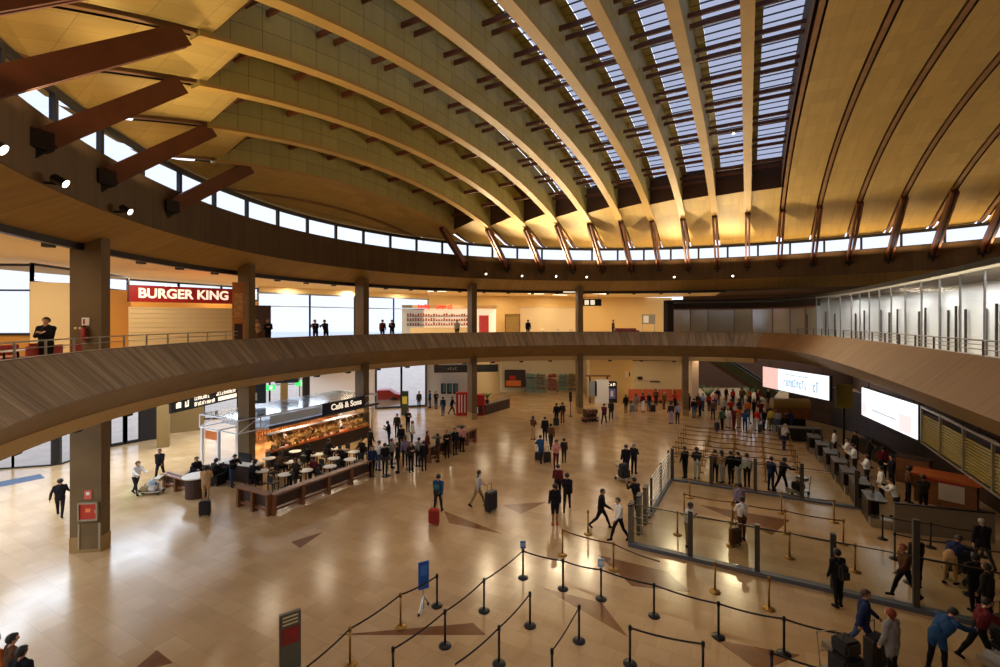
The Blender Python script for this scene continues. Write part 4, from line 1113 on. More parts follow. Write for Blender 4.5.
# ------------------------------------------------------------------ glass barriers
M_post = mat('grey barrier post', '4a4640', .4, .4); M_gstrip = mat('blue grey kerb rail', '5a5e68', .4); M_glassb = glass_mat('barrier glass', 'f2f4f0', 0)
def barrier(label, u0, u1, v, h, posts, low=.12):
    r = thing('glass_barrier', label, 'barrier', (0, 0, 0))
    MB().bar((*uv(u0, v), low/2), (*uv(u1, v), low/2), .26, low).build('kerb_rail', M_gstrip, r)
    us = posts
    for u, hh in us: x, y = uv(u, v); MB().box((x, y, low+hh/2-.05), (.16, .16, hh), rz=-radians(28.3)).build('post', M_post, r)
    ed = sorted(set([u0, u1]+[u for u, _ in us]))
    for a, b in zip(ed, ed[1:]):
        g = MB(); g.bar((*uv(a+.08, v), low+h/2-.05), (*uv(b-.08, v), low+h/2-.05), .014, h-.1); g.build('glass_pane', M_glassb, r)
    t = MB(); t.bar((*uv(u0, v), h+.06), (*uv(u1, v), h+.06), .03, .03); t.build('top_rail', M_post, r)
    return r
barrier('long glass barrier with grey posts running between the queue belts and the check-in lanes', -4.2, 6.2, 18.7, 1.62, ((-1.9, 1.75), (.3, 1.7), (2.5, 1.85), (4.6, 2.75)), .14)
barrier('farther glass barrier with dark posts in front of the waiting row of people', -3.8, 5.2, 27.55, 1.55, ((-3.75, 1.75), (-1.75, 1.6), (.35, 1.75), (2.4, 1.8), (4.6, 1.8)), .1)
M_steelb = mat('bright steel', 'd8d6d0', .35, .6)
# slatted steel gate fence joining them
r = thing('slatted_gate', 'steel fence of close horizontal slats joining the two glass barriers', 'fence', (0, 0, 0))
for k in range(9):
    mb = MB(); z = .25+k*.17; mb.bar((*uv(-4.0, 22.2), z), (*uv(-3.85, 27.4), z), .03, .06); mb.build('slat', M_steelb, r)
for v in (22.2, 24.8, 27.4): MB().box((*uv(-3.95, v), .85), (.09, .09, 1.7), rz=-.49).build('post', M_post, r)
MB().bar((*uv(-4.0, 21.7), .07), (*uv(-3.87, 27.2), .07), .24, .14).build('kerb_rail', M_gstrip, r)
for k, (u, v) in enumerate(((-4.15, 18.9), (-4.05, 20.0), (-4.0, 21.1))):
    x, y = uv(u, v); r = thing('gate_turnstile', 'grey entry turnstile cabinet at the corner of the glass barrier, %s of three' % ('first', 'second', 'third')[k], 'turnstile', (x, y, 0), -radians(28.3), 'entry turnstiles')
    MB().box((0, 0, .8), (.14, .5, 1.6)).build('cabinet', mat('turnstile grey', '6a6862', .4, .5), r); MB().box((0, 0, 1.62), (.18, .54, .05)).build('top', M_metal_dk, r)
    for z in (.5, .8, 1.1): MB().bar((0, 0, z), (.5, 0, z), .03, .03).build('arm', M_steel, r)
# maze of queue posts behind the barriers
def maze(v0, v1, dv, u0, u1, du, m, txt, bm):
    rows = []; j = 0; v = v0
    while v <= v1+.01:
        row = []; u = u0; i = 0
        while u <= u1+.01:
            x, y = uv(u, v)
            nm = '%s queue post, %s in the %s lane %s' % (('black', 'brass')[m is M_brass], ORD[i], ORD[j], txt)
            row.append(stanchion(0, 0, nm, m, 'queue posts '+txt, (x, y))); u += du; i += 1
        rows.append(row); v += dv; j += 1
    for row in rows:
        for a, b in zip(row, row[1:]): belt(a, b, bm)
ORD = ['first', 'second', 'third', 'fourth', 'fifth', 'sixth', 'seventh', 'eighth', 'ninth']
maze(29.8, 37.9, 1.35, -4.2, 2.6, 1.7, M_brass, 'of the rear queue maze', M_beltb)
maze(20.6, 25.2, 2.3, -2.6, 3.4, 2.0, M_brass, 'between the glass barriers', M_beltb)
maze(14.2, 15.7, 1.4, 5.6, 8.6, 1.5, M_queue, 'right of the tall dark post', M_belt)

maze(20.6, 24.2, 1.8, 4.9, 7.9, 1.5, M_queue, 'beyond the near barrier on the right', M_belt)
# ------------------------------------------------------------------ check-in hall on the right
M_desk = mat('check-in desk brown', '2c1c14', .4); M_desktop = mat('desk top grey', '5c564e', .35); M_scr = mat('monitor glow', '8fa0b0', .3, emit=.4)
deskn = 0
for v in (38.4, 36.4, 34.4, 32.5, 30.6, 28.75, 26.5):
    deskn += 1; uu = upath(v)-1.0; x, y = uv(uu, v)
    r = thing('check_in_desk', 'brown check-in desk, %s' % ('farthest of its long row' if deskn == 1 else ('nearest of its long row' if deskn == 7 else '%s from the far end of the row' % ['', '', 'second', 'third', 'fourth', 'fifth', 'sixth', 'seventh', 'eighth', 'ninth', 'tenth', 'eleventh'][deskn])), 'desk', (x, y, 0), -radians(28.3), 'check-in desks')
    MB().box((0, 0, .5), (.12, 1.35, 1.0)).build('front_panel', M_desk, r); MB().box((.28, 0, 1.03), (.7, 1.4, .06)).build('worktop', M_desktop, r)
    MB().box((.35, -.85, .18), (.8, .42, .36)).build('weighing_belt', M_steel, r); MB().box((.3, .66, .5), (.6, .05, 1.0)).build('side_panel', M_desk, r)
    mo = MB().box((.3, .35, 1.28), (.06, .44, .3)).build('monitor', M_black, r); MB().box((.332, .35, 1.28), (.006, .4, .26)).build('screen', M_scr, mo); MB().box((.3, .35, 1.1), (.04, .06, .1)).build('stand', M_black, r)
AG = [(825, 437, 'farthest of the staff'), (833, 446, 'second from the far end'), (846, 453, 'third from the far end'), (853, 463, 'fourth from the far end'), (867, 476, 'fifth from the far end'), (879, 489, 'nearest of the staff')]
for k, (px, py, t) in enumerate(AG):
    x, y = G(px, py, 1.25); u, v = to_uv(x, y); x, y = uv(upath(v)+.2, v)
    person((x, y), -(118), ('stand', 'sit_fwd', 'phone', 'folded', 'stand', 'lean')[k] if k != 1 else 'folded', 'white', 'dark', 'check-in clerk in a white shirt behind the desk row, %s' % t, hair=('black', 'brown')[k % 2], long=k % 3 == 0)
r = thing('baggage_conveyor', 'long low dark baggage conveyor behind the check-in clerks', 'conveyor', (0, 0, 0))
CV = [Vector((*uv(upath(v)+2.7, v), 0)) for v in range(41, 34, -1)]
f_ = MB(); b_ = MB(); s_ = MB()
for p, q in zip(CV, CV[1:]):
    f_.bar(p+Vector((0, 0, .3)), q+Vector((0, 0, .3)), .9, .6); b_.bar(p+Vector((0, 0, .62)), q+Vector((0, 0, .62)), .7, .04); s_.bar(p+Vector((UX*.45, UY*.45, .75)), q+Vector((UX*.45, UY*.45, .75)), .06, .3)
f_.build('frame', M_desk, r); b_.build('belt', M_black, r); s_.build('guard', M_metal_dk, r)
M_back = uv_stripes('darkened hall back panels', '2c1a12', '4a2c18', 2.0, 3, .08, .5)
# lit screens hung under the mezzanine edge
M_screenw = mat('screen white glow', 'f0f6ff', .3, emit=1.15); M_screenp = mat('screen pink glow', 'f0c8c0', .3, emit=.9); M_ink = mat('screen print', 'a0c4dc', .4, emit=.6); M_pinkish = mat('screen pale pink', 'f2d6dc', .3, emit=1.0)
def hung_screen(label, a, b, z0, z1, parts):
    a, b = Vector(a), Vector(b); d = (b-a); W = d.length; d.normalize(); m = (a+b)/2
    r = thing('advert_screen', label, 'screen', (m.x, m.y, (z0+z1)/2), atan2(d.y, d.x)); H = z1-z0
    MB().box((0, .12, 0), (W+.12, .2, H+.1)).build('casing', M_black, r)
    for x0, x1, mm in parts: MB().box(((x0+x1)/2*W-W/2, .0, 0), ((x1-x0)*W-.02, .04, H)).build('lit_panel', mm, r)
    for s in (-1, 1): MB().tube([(s*W*.4, .12, H/2), (s*W*.4, .12, SOF-(z0+z1)/2)], .03, 6).build('hanger', M_metal_dk, r)
    return r, W, H
r, W, H = hung_screen('lit white and pink screen hung below the far end of the right mezzanine', at_px(763, 39), at_px(829, 32.1), 3.45, 5.15, ((0, .27, M_screenp), (.27, 1, M_screenw)))
s = MB(); strokes(s, -.14*W, .22*W, -.42, .22, 9, 5, -.03, .02); s.build('print_block', M_ink, r)
s = MB(); strokes(s, .3*W, .38*W, -.5, .3, 2, 9, -.03, .02); s.build('print_block', M_ink, r)
s = MB(); s.box((.05*W, -.03, .5), (.35*W, .02, .06)); s.build('print_line', M_ink, r)
r, W, H = hung_screen('bigger lit white screen hung below the near part of the right mezzanine', at_px(862, 27.9), at_px(917.5, 22), 3.32, 4.98, ((0, 1, M_screenw),))
MB().box((-.43*W, -.025, -.35), (.1*W, .02, .7)).build('print_block', M_pinkish, r); MB().box((.33*W, -.025, -.3), (.2*W, .02, .9)).build('print_block', M_pinkish, r)
s = MB(); s.box((-.05*W, -.03, -.28), (.45*W, .02, .1)); s.box((.0, -.03, .1), (.3*W, .02, .05)); s.build('print_line', mat('screen faint print', 'c0cfe4', .4, emit=.7), r)
# louvred rack right of the screens
a, b = Vector(uv(7.2, 28.4)), Vector(uv(7.2, 16.5)); d = (b-a).normalized(); W = (b-a).length; m = (a+b)/2
r = thing('louvred_rack', 'long rack of glowing yellow louvres in a steel frame at the right edge', 'rack', (m.x, m.y, 3.35), atan2(d.y, d.x))
for k in range(6): MB().box((-W/2+W*k/5, 0, .8), (.08, .1, 1.75)).build('post', M_steel, r)
for z in (-.05, 1.62): MB().bar((-W/2, 0, z), (W/2, 0, z), .08, .08).build('rail', M_steel, r)
for k in range(5):
    for j in range(11): MB().box((-W/2+W*(k+.5)/5, .05, .08+j*.115), (W/5-.1, .09, .035)).build('louvre', mat('yellow louvre', 'a08c40', .4), r)
MB().bar((-W/2, .3, .3), (W/2, .3, .3), .02, 1.9 if False else .02).build('lamp_rail', M_metal_dk, r)
for k in range(3): MB().tube([(-W/2+W*k/2.01, .05, 1.6), (-W/2+W*k/2.01, .05, SOF-3.35)], .03, 6).build('hanger', M_metal_dk, r)
# brown booth with an orange top under the louvres
x, y = at_px(946, 22.6); r = thing('service_booth', 'brown service booth with an orange top and a white notice on the right', 'booth', (x, y, 0), radians(-50))
MB().box((0, 0, .65), (2.2, 1.2, 1.3)).build('body', M_woodmid, r); MB().box((0, 0, 1.36), (2.5, 1.5, .12)).build('top', mat('booth orange', 'b85a1c', .4), r); MB().box((.25, -.62, .75), (.9, .03, .8)).build('notice', mat('notice grey white', 'c9bfae', .5), r)
MB().box((0, -.64, 1.22), (1.3, .05, .1)).build('red_edge', M_red, r)
x, y = at_px(914, 25.5); r = thing('brown_counter', 'plain brown wood counter left of the orange topped booth', 'counter', (x, y, 0), radians(-55))
MB().box((0, 0, .7), (1.4, .8, 1.4)).build('body', M_woodmid, r); MB().box((0, 0, 1.43), (1.5, .9, .06)).build('top', M_wooddk, r)
x, y = at_px(799, 34.6); r = thing('low_counter', 'low dark counter with a pale top beside the brown hooded booth', 'counter', (x, y, 0), radians(-15))
MB().box((0, 0, .5), (2.6, .7, .9)).build('body', M_black, r); MB().box((0, 0, .98), (2.8, .8, .08)).build('top', M_desktop, r); MB().box((1.3, 0, .48), (.12, .8, .95)).build('leg', M_desktop, r)
x, y = at_px(790, 39.5); r = thing('hooded_booth', 'brown hooded booth with a rounded ochre top under the far screen', 'booth', (x, y, 0), radians(-10))
MB().box((0, 0, 1.25), (2.7, .9, 1.1)).build('hood', M_woodmid, r); MB().tube([(-1.45, 0, 1.85), (1.45, 0, 1.85)], .5, 14).build('top', mat('ochre hood', '8a6a2c', .5), r); MB().box((0, .2, .35), (2.4, .5, .7)).build('base', M_black, r)
# dark screen wall between the check-in lanes: low grey wall panel
a, b = uv(5.5, 25.3), uv(8.8, 25.9); r = thing('low_partition', 'low grey brown partition behind the farther glass barrier on the right', 'partition', (0, 0, 0))
MB().bar((*a, .6), (*b, .6), .1, 1.2).build('panel', mat('partition grey', '7d705e', .5), r); MB().bar((*a, 1.22), (*b, 1.22), .14, .05).build('cap', M_metal_dk, r)
# escalator flight at the back of the corridor
a, b = at_px(728, 56), at_px(800, 50)
r = thing('escalator', 'dark escalator climbing away behind the crowd at the far right', 'escalator', (0, 0, 0))
A, B = Vector((*at_px(776, 52), .2)), Vector((*at_px(700, 57), 5.4)); dd = (B-A); sid = Vector((-dd.y, dd.x, 0)).normalized()
for s in (-1, 1):
    MB().bar(A+sid*s*.8+Vector((0, 0, .5)), B+sid*s*.8+Vector((0, 0, .5)), .2, 1.0).build('balustrade', mat('dark green glass', '3c4022', .3), r); MB().tube([A+sid*s*.8+Vector((0, 0, 1.05)), B+sid*s*.8+Vector((0, 0, 1.05))], .06, 6).build('handrail', M_black, r)
st = MB()
for k in range(26): c = A.lerp(B, k/26); st.box(c, (.5, 1.4, .2), rz=atan2(dd.y, dd.x))
st.build('step', M_steel, r)['kind'] = 'stuff'
MB().bar(A-Vector((0, 0, .3)), B-Vector((0, 0, .3)), 1.7, .5).build('truss', M_void, r)
# ================================================================== cafe kiosk on the left
M_wstl = mat('white lacquered steel', 'dfe3ea', .35); M_navy = mat('navy sign', '14162c', .4); M_food = mat('pastry', 'e8a050', .5, noise=.55, nscale=3)
M_counter = mat('dark counter front', '2a1a14', .4); M_orangefront = mat('orange counter trim', 'd0702a', .4)
KU, KV0, KV1 = -25.7, 18.2, 26.6
root = thing('cafe_kiosk', 'cafe kiosk with a white lattice canopy and a lit orange food counter', 'kiosk', (*uv(KU, KV0), 0), -radians(28.3))
# local axes: +x = u, +y = v
L = KV1-KV0
MB().box((-.35, L/2, .45), (.5, L, .9)).build('counter', M_counter, root)
MB().box((-.1, L/2, .92), (.06, L, .06)).build('counter_trim', M_orangefront, root)
cs = MB().box((-.35, L/2, 1.0), (.6, L, .05)).build('display_case', M_orangefront, root)
g = MB(); g.quad((-.06, 0, 1.0), (-.06, L, 1.0), (-.1, L, 1.95), (-.1, 0, 1.95)); g.build('display_glass', M_glass, cs)
MB().box((-.45, L/2, 1.97), (.55, L, .04)).build('display_top', M_wooddk, cs)
rr = random.Random(4); fd = MB()
for k in range(300):
    q_ = rr.random(); fd.ball((-.12-q_*.45, rr.uniform(.1, L-.1), 1.07+q_*.75), rr.uniform(.07, .13), 6)
fo = fd.build('pastries', M_food, root); fo['kind'] = 'stuff'
bw = MB().box((-3.6, L/2, 1.35), (.12, L, 2.7)).build('back_wall', mat('kiosk menu wall', 'e0a060', .5, noise=.5, nscale=1.8), root)
for k in range(7): MB().box((-3.5, .7+k*1.2, 2.0), (.05, .9, .75)).build('menu_board', (M_wstl, M_orange, M_navy)[k % 3], bw)
for j in range(3): MB().box((-3.35, L/2, .9+j*.32), (.3, L-.6, .03)).build('shelf', M_woodmid, root)
bt = MB()
for j in range(3):
    for k in range(40): bt.box((-3.35, .5+k*.19, 1.02+j*.32), (.12, .1, rr.uniform(.12, .26)))
bt.build('jars', mat('jar mix', 'a86a38', .3, noise=.5, nscale=5), root)['kind'] = 'stuff'
can = MB()
for z in (2.55, 3.3):
    for x in (.1, -1.8, -3.7): can.bar((x, -2.2, z), (x, L+.6, z), .06, .06)
    for k in range(9): can.bar((.1, -2.2+k*(L+2.8)/8, z), (-3.7, -2.2+k*(L+2.8)/8, z), .06, .06)
for k in range(9):
    y = -2.2+k*(L+2.8)/8
    for x in (.1, -3.7): can.bar((x, y, 2.55), (x, y, 3.3), .05, .05)
    if k < 8: can.bar((.1, y, 2.55), (.1, y+(L+2.8)/8, 3.3), .035, .035); can.bar((-3.7, y, 2.55), (-3.7, y+(L+2.8)/8, 3.3), .035, .035)
can.build('canopy_lattice', M_wstl, root)
MB().box((-1.8, L/2, 2.47), (4.0, L+.8, .06)).build('canopy_panel', M_wstl, root)
MB().box((.14, L*.2, 2.95), (.04, L*.45, .5)).build('canopy_band', mat('pale blue panel', 'c4d2e4', .3), root); MB().box((-1.8, L/2-1.0, 3.34), (3.9, L+2.2, .03)).build('canopy_roof', glass_mat('canopy glass', 'dfe8f4', .5, .15), root)
MB().box((.16, L/2+.2, 2.52), (.1, L+1.0, .16)).build('canopy_edge', mat('dark grey edge', '3a3a44', .4), root)
for x, y in ((-3.6, -2.1), (-3.6, L+.4), (-.2, L+.4), (-1.9, -2.1)): MB().box((x, y, 1.25), (.14, .14, 2.5)).build('post', M_wstl, root)
MB().box((-1.6, -.7, 1.15), (1.7, .1, 2.3)).build('end_panel', M_wstl, root); MB().box((-2.9, -1.9, 2.05), (1.4, .06, .5)).build('awning', M_orangefront, root)
sb = MB().box((.22, 5.6, 2.98), (.1, 3.9, .78)).build('sign_board', M_navy, root)
text('lettering', 'Café & Sons', .58, M_txtw, sb, (.28, 5.75, 2.98), (pi/2, 0, pi/2), .01, .01, 1.0)
for k in range(6):
    lb = MB().box((-1.0, .8+k*1.5, 2.4), (.5, 1.0, .05)).build('canopy_lamp', mat('kiosk lamp', 'fff0dc', .4, emit=5), root)
lamp('AREA', 'case_light', (*uv(KU+.05, KV0+L*.5), 2.36), 110, (1, .82, .58), .15, size_y=7.5, rot=(0, -.25, -radians(28.3)))
lamp('AREA', 'kiosk_light', (*uv(KU-1.2, KV0+L*.3), 2.38), 260, (1, .85, .65), 2.0, size_y=.6); lamp('AREA', 'kiosk_light', (*uv(KU-1.2, KV0+L*.75), 2.38), 260, (1, .85, .65), 2.0, size_y=.6)

# slatted brown fences round the seating
def fence(label, u0, v0, u1, v1, n, group='brown wooden fences round the cafe seats', h=.95):
    a, b = Vector(uv(u0, v0)), Vector(uv(u1, v1)); d = b-a; W = d.length; m = (a+b)/2
    r = thing('wooden_fence', label, 'fence', (m.x, m.y, 0), atan2(d.y, d.x), group)
    for k in range(n+1): MB().box((-W/2+W*k/n, 0, h/2), (.16, .34, h)).build('post', M_woodmid, r)
    MB().box((0, 0, h+.02), (W+.2, .42, .06)).build('top_rail', M_woodmid, r); MB().box((0, 0, .22), (W, .12, .1)).build('lower_rail', M_woodmid, r)
    MB().box((0, .02, .58), (W-.1, .04, .5)).build('back_panel', M_wooddk, r)
    return r
fence('brown wooden fence along the concourse side of the cafe tables', -19.4, 13.8, -19.2, 19.9, 4)
fence('short brown fence at the near end of the cafe tables', -21.7, 13.7, -19.5, 13.7, 2)
fence('dark fence in front of the black sofas left of the near cafe end', -27.7, 13.35, -25.4, 13.35, 2, h=.75)
fence('dark brown fence beside the standing crowd past the third pillar', -17.9, 23.6, -17.9, 25.4, 2)
fence('dark brown fence at the far corner of the seating, by the fourth pillar', -17.9, 26.0, -17.9, 29.2, 3)
x, y = uv(-24.9, 13.4); r = thing('drum_counter', 'dark half round counter with a white top left of the near fence', 'counter', (x, y, 0))
MB().lathe([(.5, 0), (.5, 1.02)], (0, 0, 0), 20).build('body', M_wooddk, r); MB().lathe([(.62, 1.02), (.64, 1.04), (.64, 1.08), (.6, 1.1)], (0, 0, 0), 24).build('top', M_white, r)
x, y = uv(-25.3, 16.0); r = thing('white_counter', 'white topped counter behind the half round one near the second pillar', 'counter', (x, y, 0), -radians(20))
MB().box((0, 0, .48), (2.4, .7, .95)).build('body', M_wooddk, r); MB().box((0, 0, .98), (2.6, .85, .06)).build('top', M_white, r); MB().box((.2, .1, 1.25), (.9, .08, .5)).build('screen', M_black, r)
# round tables, pixel positions of the tops
TT = [(269, 458), (290, 461.5), (262, 470.5), (285, 474), (317, 454), (334, 458), (354, 451.5), (295, 451), (337, 448), (350, 459), (306, 470), (330, 466)]
nth = ['first', 'second', 'third', 'fourth', 'fifth', 'sixth', 'seventh', 'eighth', 'ninth', 'tenth', 'eleventh', 'twelfth']
order = sorted(range(len(TT)), key=lambda i: TT[i][0])
tb = None; chp = None; tpos = []
M_chair = mat('black chair', '1c1514', .5)
for rank, i in enumerate(order):
    x, y = G(*TT[i], .74); lab = 'round white topped cafe table inside the fence, %s from the left' % nth[rank]
    tb = round_table(lab, M_white, 'round cafe tables inside the fence', (x, y, 0)) if tb is None else dup(tb, (x, y, 0), 0, lab)
    tpos.append((x, y)); u, v = to_uv(x, y)
    for s, side in ((-1, 'near'), (1, 'far')):
        qx, qy = uv(u+.1*s, v+.62*s); lab = 'black cafe chair at the %s side of the %s white table from the left' % (side, nth[rank])
        rz = -radians(28.3)+(0 if s > 0 else pi)
        if chp is None: chp = cafe_chair('cafe_chair', lab, M_chair, 'black chairs at the round cafe tables', (qx, qy, 0), rz)
        else: dup(chp, (qx, qy, 0), rz, lab)
# black sofas left of the fence
for k, (u, v, rz, t) in enumerate(((-27.0, 14.6, .3, 'left'), (-25.9, 14.9, -.2, 'right'))):
    x, y = uv(u, v); r = thing('lounge_seat', 'low black lounge seat behind the dark fence, %s of two' % t, 'seat', (x, y, 0), rz)
    MB().box((0, 0, .3), (.95, .8, .3)).build('seat', M_black, r); MB().box((0, .38, .58), (.95, .14, .5)).build('backrest', M_black, r)
    for s in (-1, 1): MB().box((s*.46, 0, .45), (.1, .8, .35)).build('armrest', M_black, r); MB().box((s*.4, 0, .08), (.06, .6, .16)).build('leg', M_metal_dk, r)
# high dark tables of the second seating block
for k, (px, py) in enumerate(((392, 447), (410, 452), (421, 444), (437, 437), (451, 433), (402, 436), (386, 458), (461, 426))):
    x, y = G(px, py, 1.05); r = thing('bar_table', 'tall dark bar table among the crowd past the third pillar, %s from the left' % nth[sorted([392, 410, 421, 437, 451, 402, 386, 461]).index(px)], 'table', (x, y, 0), 0, 'tall dark bar tables')
    MB().lathe([(.36, 1.0), (.38, 1.02), (.38, 1.05)], (0, 0, 0), 18).build('table_top', M_chair, r); MB().lathe([(.04, .03), (.04, 1.0)], (0, 0, 0), 10).build('pedestal', M_metal_dk, r); MB().lathe([(.26, 0), (.26, .03)], (0, 0, 0), 16).build('base', M_metal_dk, r)
# ------------------------------------------------------------------ signs and shops round the ground floor
a, b = at_px(170, 27), at_px(238, 32.6); d = (b-a); W = d.length; m = (a+b)/2
r = thing('direction_sign', 'long dark hanging direction sign with lit white words over the cafe', 'sign', (m.x, m.y, 3.98), atan2(d.y, d.x))
MB().box((0, 0, 0), (W, .16, .84)).build('board', M_black, r); s = MB(); strokes(s, -W*.33, -W*.26, -.22, .22, 1, 2, -.1, .02); strokes(s, -W*.2, W*.02, .06, .3, 9, 3, -.1, .02); strokes(s, -W*.2, W*.1, -.3, -.06, 12, 4, -.1, .02); strokes(s, W*.12, W*.45, .06, .3, 11, 6, -.1, .02); s.build('lit_words', M_txtw, r)
MB().box((-W*.41, -.09, -.02), (.34, .03, .34)).build('arrow', M_txtw, r); MB().box((W*.3, -.09, -.18), (W*.3, .03, .26)).build('lit_panel', M_txtw, r)
for s in (-1, 1): MB().tube([(s*W*.4, 0, .42), (s*W*.4, 0, SOF-3.98)], .03, 6).build('hanger', M_metal_dk, r)
q = at_px(256, 30.5); r = thing('hanging_board', 'square black board hung right of the second pillar', 'sign', (q.x, q.y, 4.3), .2)
MB().box((0, 0, 0), (1.2, .16, 1.5)).build('board', M_black, r); MB().tube([(0, 0, .75), (0, 0, SOF-4.3)], .03, 6).build('hanger', M_metal_dk, r); MB().box((0, -.09, -.3), (.2, .02, .5)).build('lit_strip', M_steel, r)
M_green = mat('exit green', '28c84a', .4, emit=1.6)
for px, d, z, t in ((132, 31.8, 3.08, 'over the glass doors at the far left'), (269.5, 40, 3.2, 'above the cafe canopy'), (301, 41, 3.45, 'right of the one above the cafe canopy')):
    q = at_px(px, d); r = thing('exit_sign', 'small lit green exit sign %s' % t, 'sign', (q.x, q.y, z), .5)
    MB().box((0, 0, 0), (.95, .12, .42)).build('housing', M_green, r); MB().box((.1, -.07, 0), (.25, .02, .26)).build('pictogram', M_white, r); MB().tube([(0, 0, .2), (0, 0, SOF-z)], .02, 6).build('hanger', M_metal_dk, r)
q = at_px(287, 36); r = thing('hanging_sign', 'dark hanging sign above the middle of the cafe canopy', 'sign', (q.x, q.y, 4.4), .3)
MB().box((0, 0, 0), (1.7, .14, .5)).build('board', M_black, r); MB().tube([(0, 0, .2), (0, 0, SOF-4.4)], .025, 6).build('hanger', M_metal_dk, r)
for k, (px, d) in enumerate(((284, 38), (306, 39))):
    q = at_px(px, d); struct(MB().box((q.x, q.y, SOF/2), (.55, .55, SOF), rz=.5).build('pillar', M_brownwall if k == 0 else M_dark))
q = at_px(326, 44); r = thing('wall_panel_sign', 'dark framed lit panel on the pinkish wall behind the cafe', 'sign', (q.x, q.y, 4.4), .2)
MB().box((0, 0, 0), (3.0, .1, .75)).build('frame', mat('olive frame', '6a6450', .5), r); s = MB(); strokes(s, -1.1, 1.1, -.12, .14, 6, 8, -.07, .02); s.build('lit_words', M_txtw, r)
# wall with posters, kiosks and shops at the far end
for k, px in enumerate((443.5, 449.5, 455.5)):
    q = at_px(px, 48.3); r = thing('poster', 'tall dark poster on the pale grey wall, %s of three' % ('left', 'middle', 'right')[k], 'poster', (q.x, q.y, 1.9), .1, 'posters on the pale grey wall')
    MB().box((0, 0, 0), (.52, .05, 1.1)).build('frame', M_black, r); MB().box((.06, -.03, .05), (.26, .02, .8)).build('print', mat('poster teal', '34606c', .5), r)
a, b = at_px(434, 46.5), at_px(498, 47.5); d = b-a; m = (a+b)/2
r = thing('dark_fascia', 'long black overhead shop fascia across the fourth pillar', 'sign', (m.x, m.y, 4.15), atan2(d.y, d.x)); MB().box((0, 0, 0), (d.length, .3, .75)).build('board', M_black, r)
s = MB(); strokes(s, -1.9, -.9, -.12, .16, 4, 12, -.17, .02); s.build('faint_words', M_steel, r)
for e in (-1, 1): MB().tube([(e*2.5, 0, .37), (e*2.5, 0, SOF-4.15)], .03, 6).build('hanger', M_metal_dk, r)
q = at_px(462.5, 44); r = thing('red_display', 'tall red display stand with white stripes left of the fourth pillar', 'stand', (q.x, q.y, 0), .15)
MB().box((0, 0, 1.1), (1.25, .6, 2.2)).build('body', M_red, r)
for x in (-.35, -.1, .2): MB().box((x, -.31, 1.15), (.1, .02, 1.7)).build('stripe', M_white, r)
q = at_px(479, 44); r = thing('red_machine', 'red drinks machine with a dark lower door right of the fourth pillar', 'machine', (q.x, q.y, 0), -.1)
MB().box((0, 0, 1.0), (1.05, .8, 2.0)).build('body', M_red, r); MB().box((0, -.41, .55), (.8, .03, .9)).build('door', M_wooddk, r); MB().box((-.1, -.43, .55), (.14, .02, .6)).build('label_strip', M_white, r)
q = at_px(496, 46); r = thing('shop_counter', 'low dark shop counter beside the red drinks machine', 'counter', (q.x, q.y, 0), 1.0)
MB().box((0, 0, .45), (4.5, .5, .9)).build('body', M_wooddk, r); MB().box((0, 0, .93), (4.6, .6, .06)).build('top', M_desktop, r)
def plant(px, d, z, h, label):
    q = at_px(px, d); r = thing('potted_palm', label, 'plant', (q.x, q.y, z)); MB().lathe([(.14, 0), (.2, .35), (.18, .36)], (0, 0, 0), 12).build('pot', M_wooddk, r)
    lf = MB(); rr = random.Random(px)
    for k in range(22):
        a = k*2.4; l = h*rr.uniform(.6, 1); p = [(cos(a)*l*.5*t, sin(a)*l*.5*t, .35+l*(t*1.3-.7*t*t)) for t in (0, .35, .7, 1)]
        lf.tube(p, [.02, .035, .03, .005], 4)
    lf.build('leaves', mat('palm leaf', '3c7a30', .5), r)
plant(487, 45, .96, 1.1, 'green potted palm on the shop counter by the red machine'); plant(708, 51.2, 0, 2.4, 'dark green potted palm beside the escalator'); plant(748, 51.0, 0, 2.6, 'large green palm behind the crowd under the escalator')
q = at_px(515, 58); r = thing('picture_panel', 'big dark and orange picture panel on the far shop wall', 'picture', (q.x, q.y, 1.75), 0)
MB().box((0, 0, 0), (2.6, .1, 2.2)).build('frame', mat('picture dark', '2a1a1c', .5), r); MB().box((-.2, -.06, -.6), (1.9, .03, .7)).build('print', M_orangefront, r); MB().box((-.3, -.06, .1), (.8, .03, .5)).build('print', M_red, r)
for k, px in enumerate((531, 541, 552, 563, 573)):
    q = at_px(px, 57.5); r = thing('shop_shelf', 'pale stocked shelf unit on the far shop wall, %s from the left' % nth[k], 'shelf', (q.x, q.y, 0), 0, 'shelf units in the far shop')
    MB().box((0, .25, 1.2), (1.15, .06, 2.4)).build('back', mat('shop teal grey', '9ab0a8', .5) if k < 2 else M_cream, r)
    for j in range(4): MB().box((0, 0, .4+j*.55), (1.15, .5, .05)).build('shelf', M_wooddk if k > 1 else M_steel, r)
    gd = MB(); rr = random.Random(k)
    for j in range(4):
        for i in range(7): h = rr.uniform(.15, .38); gd.box((-.48+i*.16, 0, .43+j*.55+h/2), (.12, .3, h))
    gd.build('goods', mat('goods %d' % (k % 3), ('5a7a70', '6a5a30', '8a3a34')[k % 3], .5, noise=.5, nscale=6), r)['kind'] = 'stuff'
q = at_px(570.5, 43.5); r = thing('totem_sign', 'thin black sign panel on a slim post beside the fifth pillar', 'sign', (q.x, q.y, 0))
MB().box((0, 0, 1.85), (.26, .08, .95)).build('panel', M_black, r); MB().tube([(0, 0, .03), (0, 0, 1.4)], .03, 8).build('post', M_metal_dk, r); MB().lathe([(.2, 0), (.2, .03)], (0, 0, 0), 14).build('base', M_metal_dk, r)
q = at_px(599, 50.5); r = thing('white_booth', 'white and grey booth right of the fifth pillar', 'booth', (q.x, q.y, 0), 0)
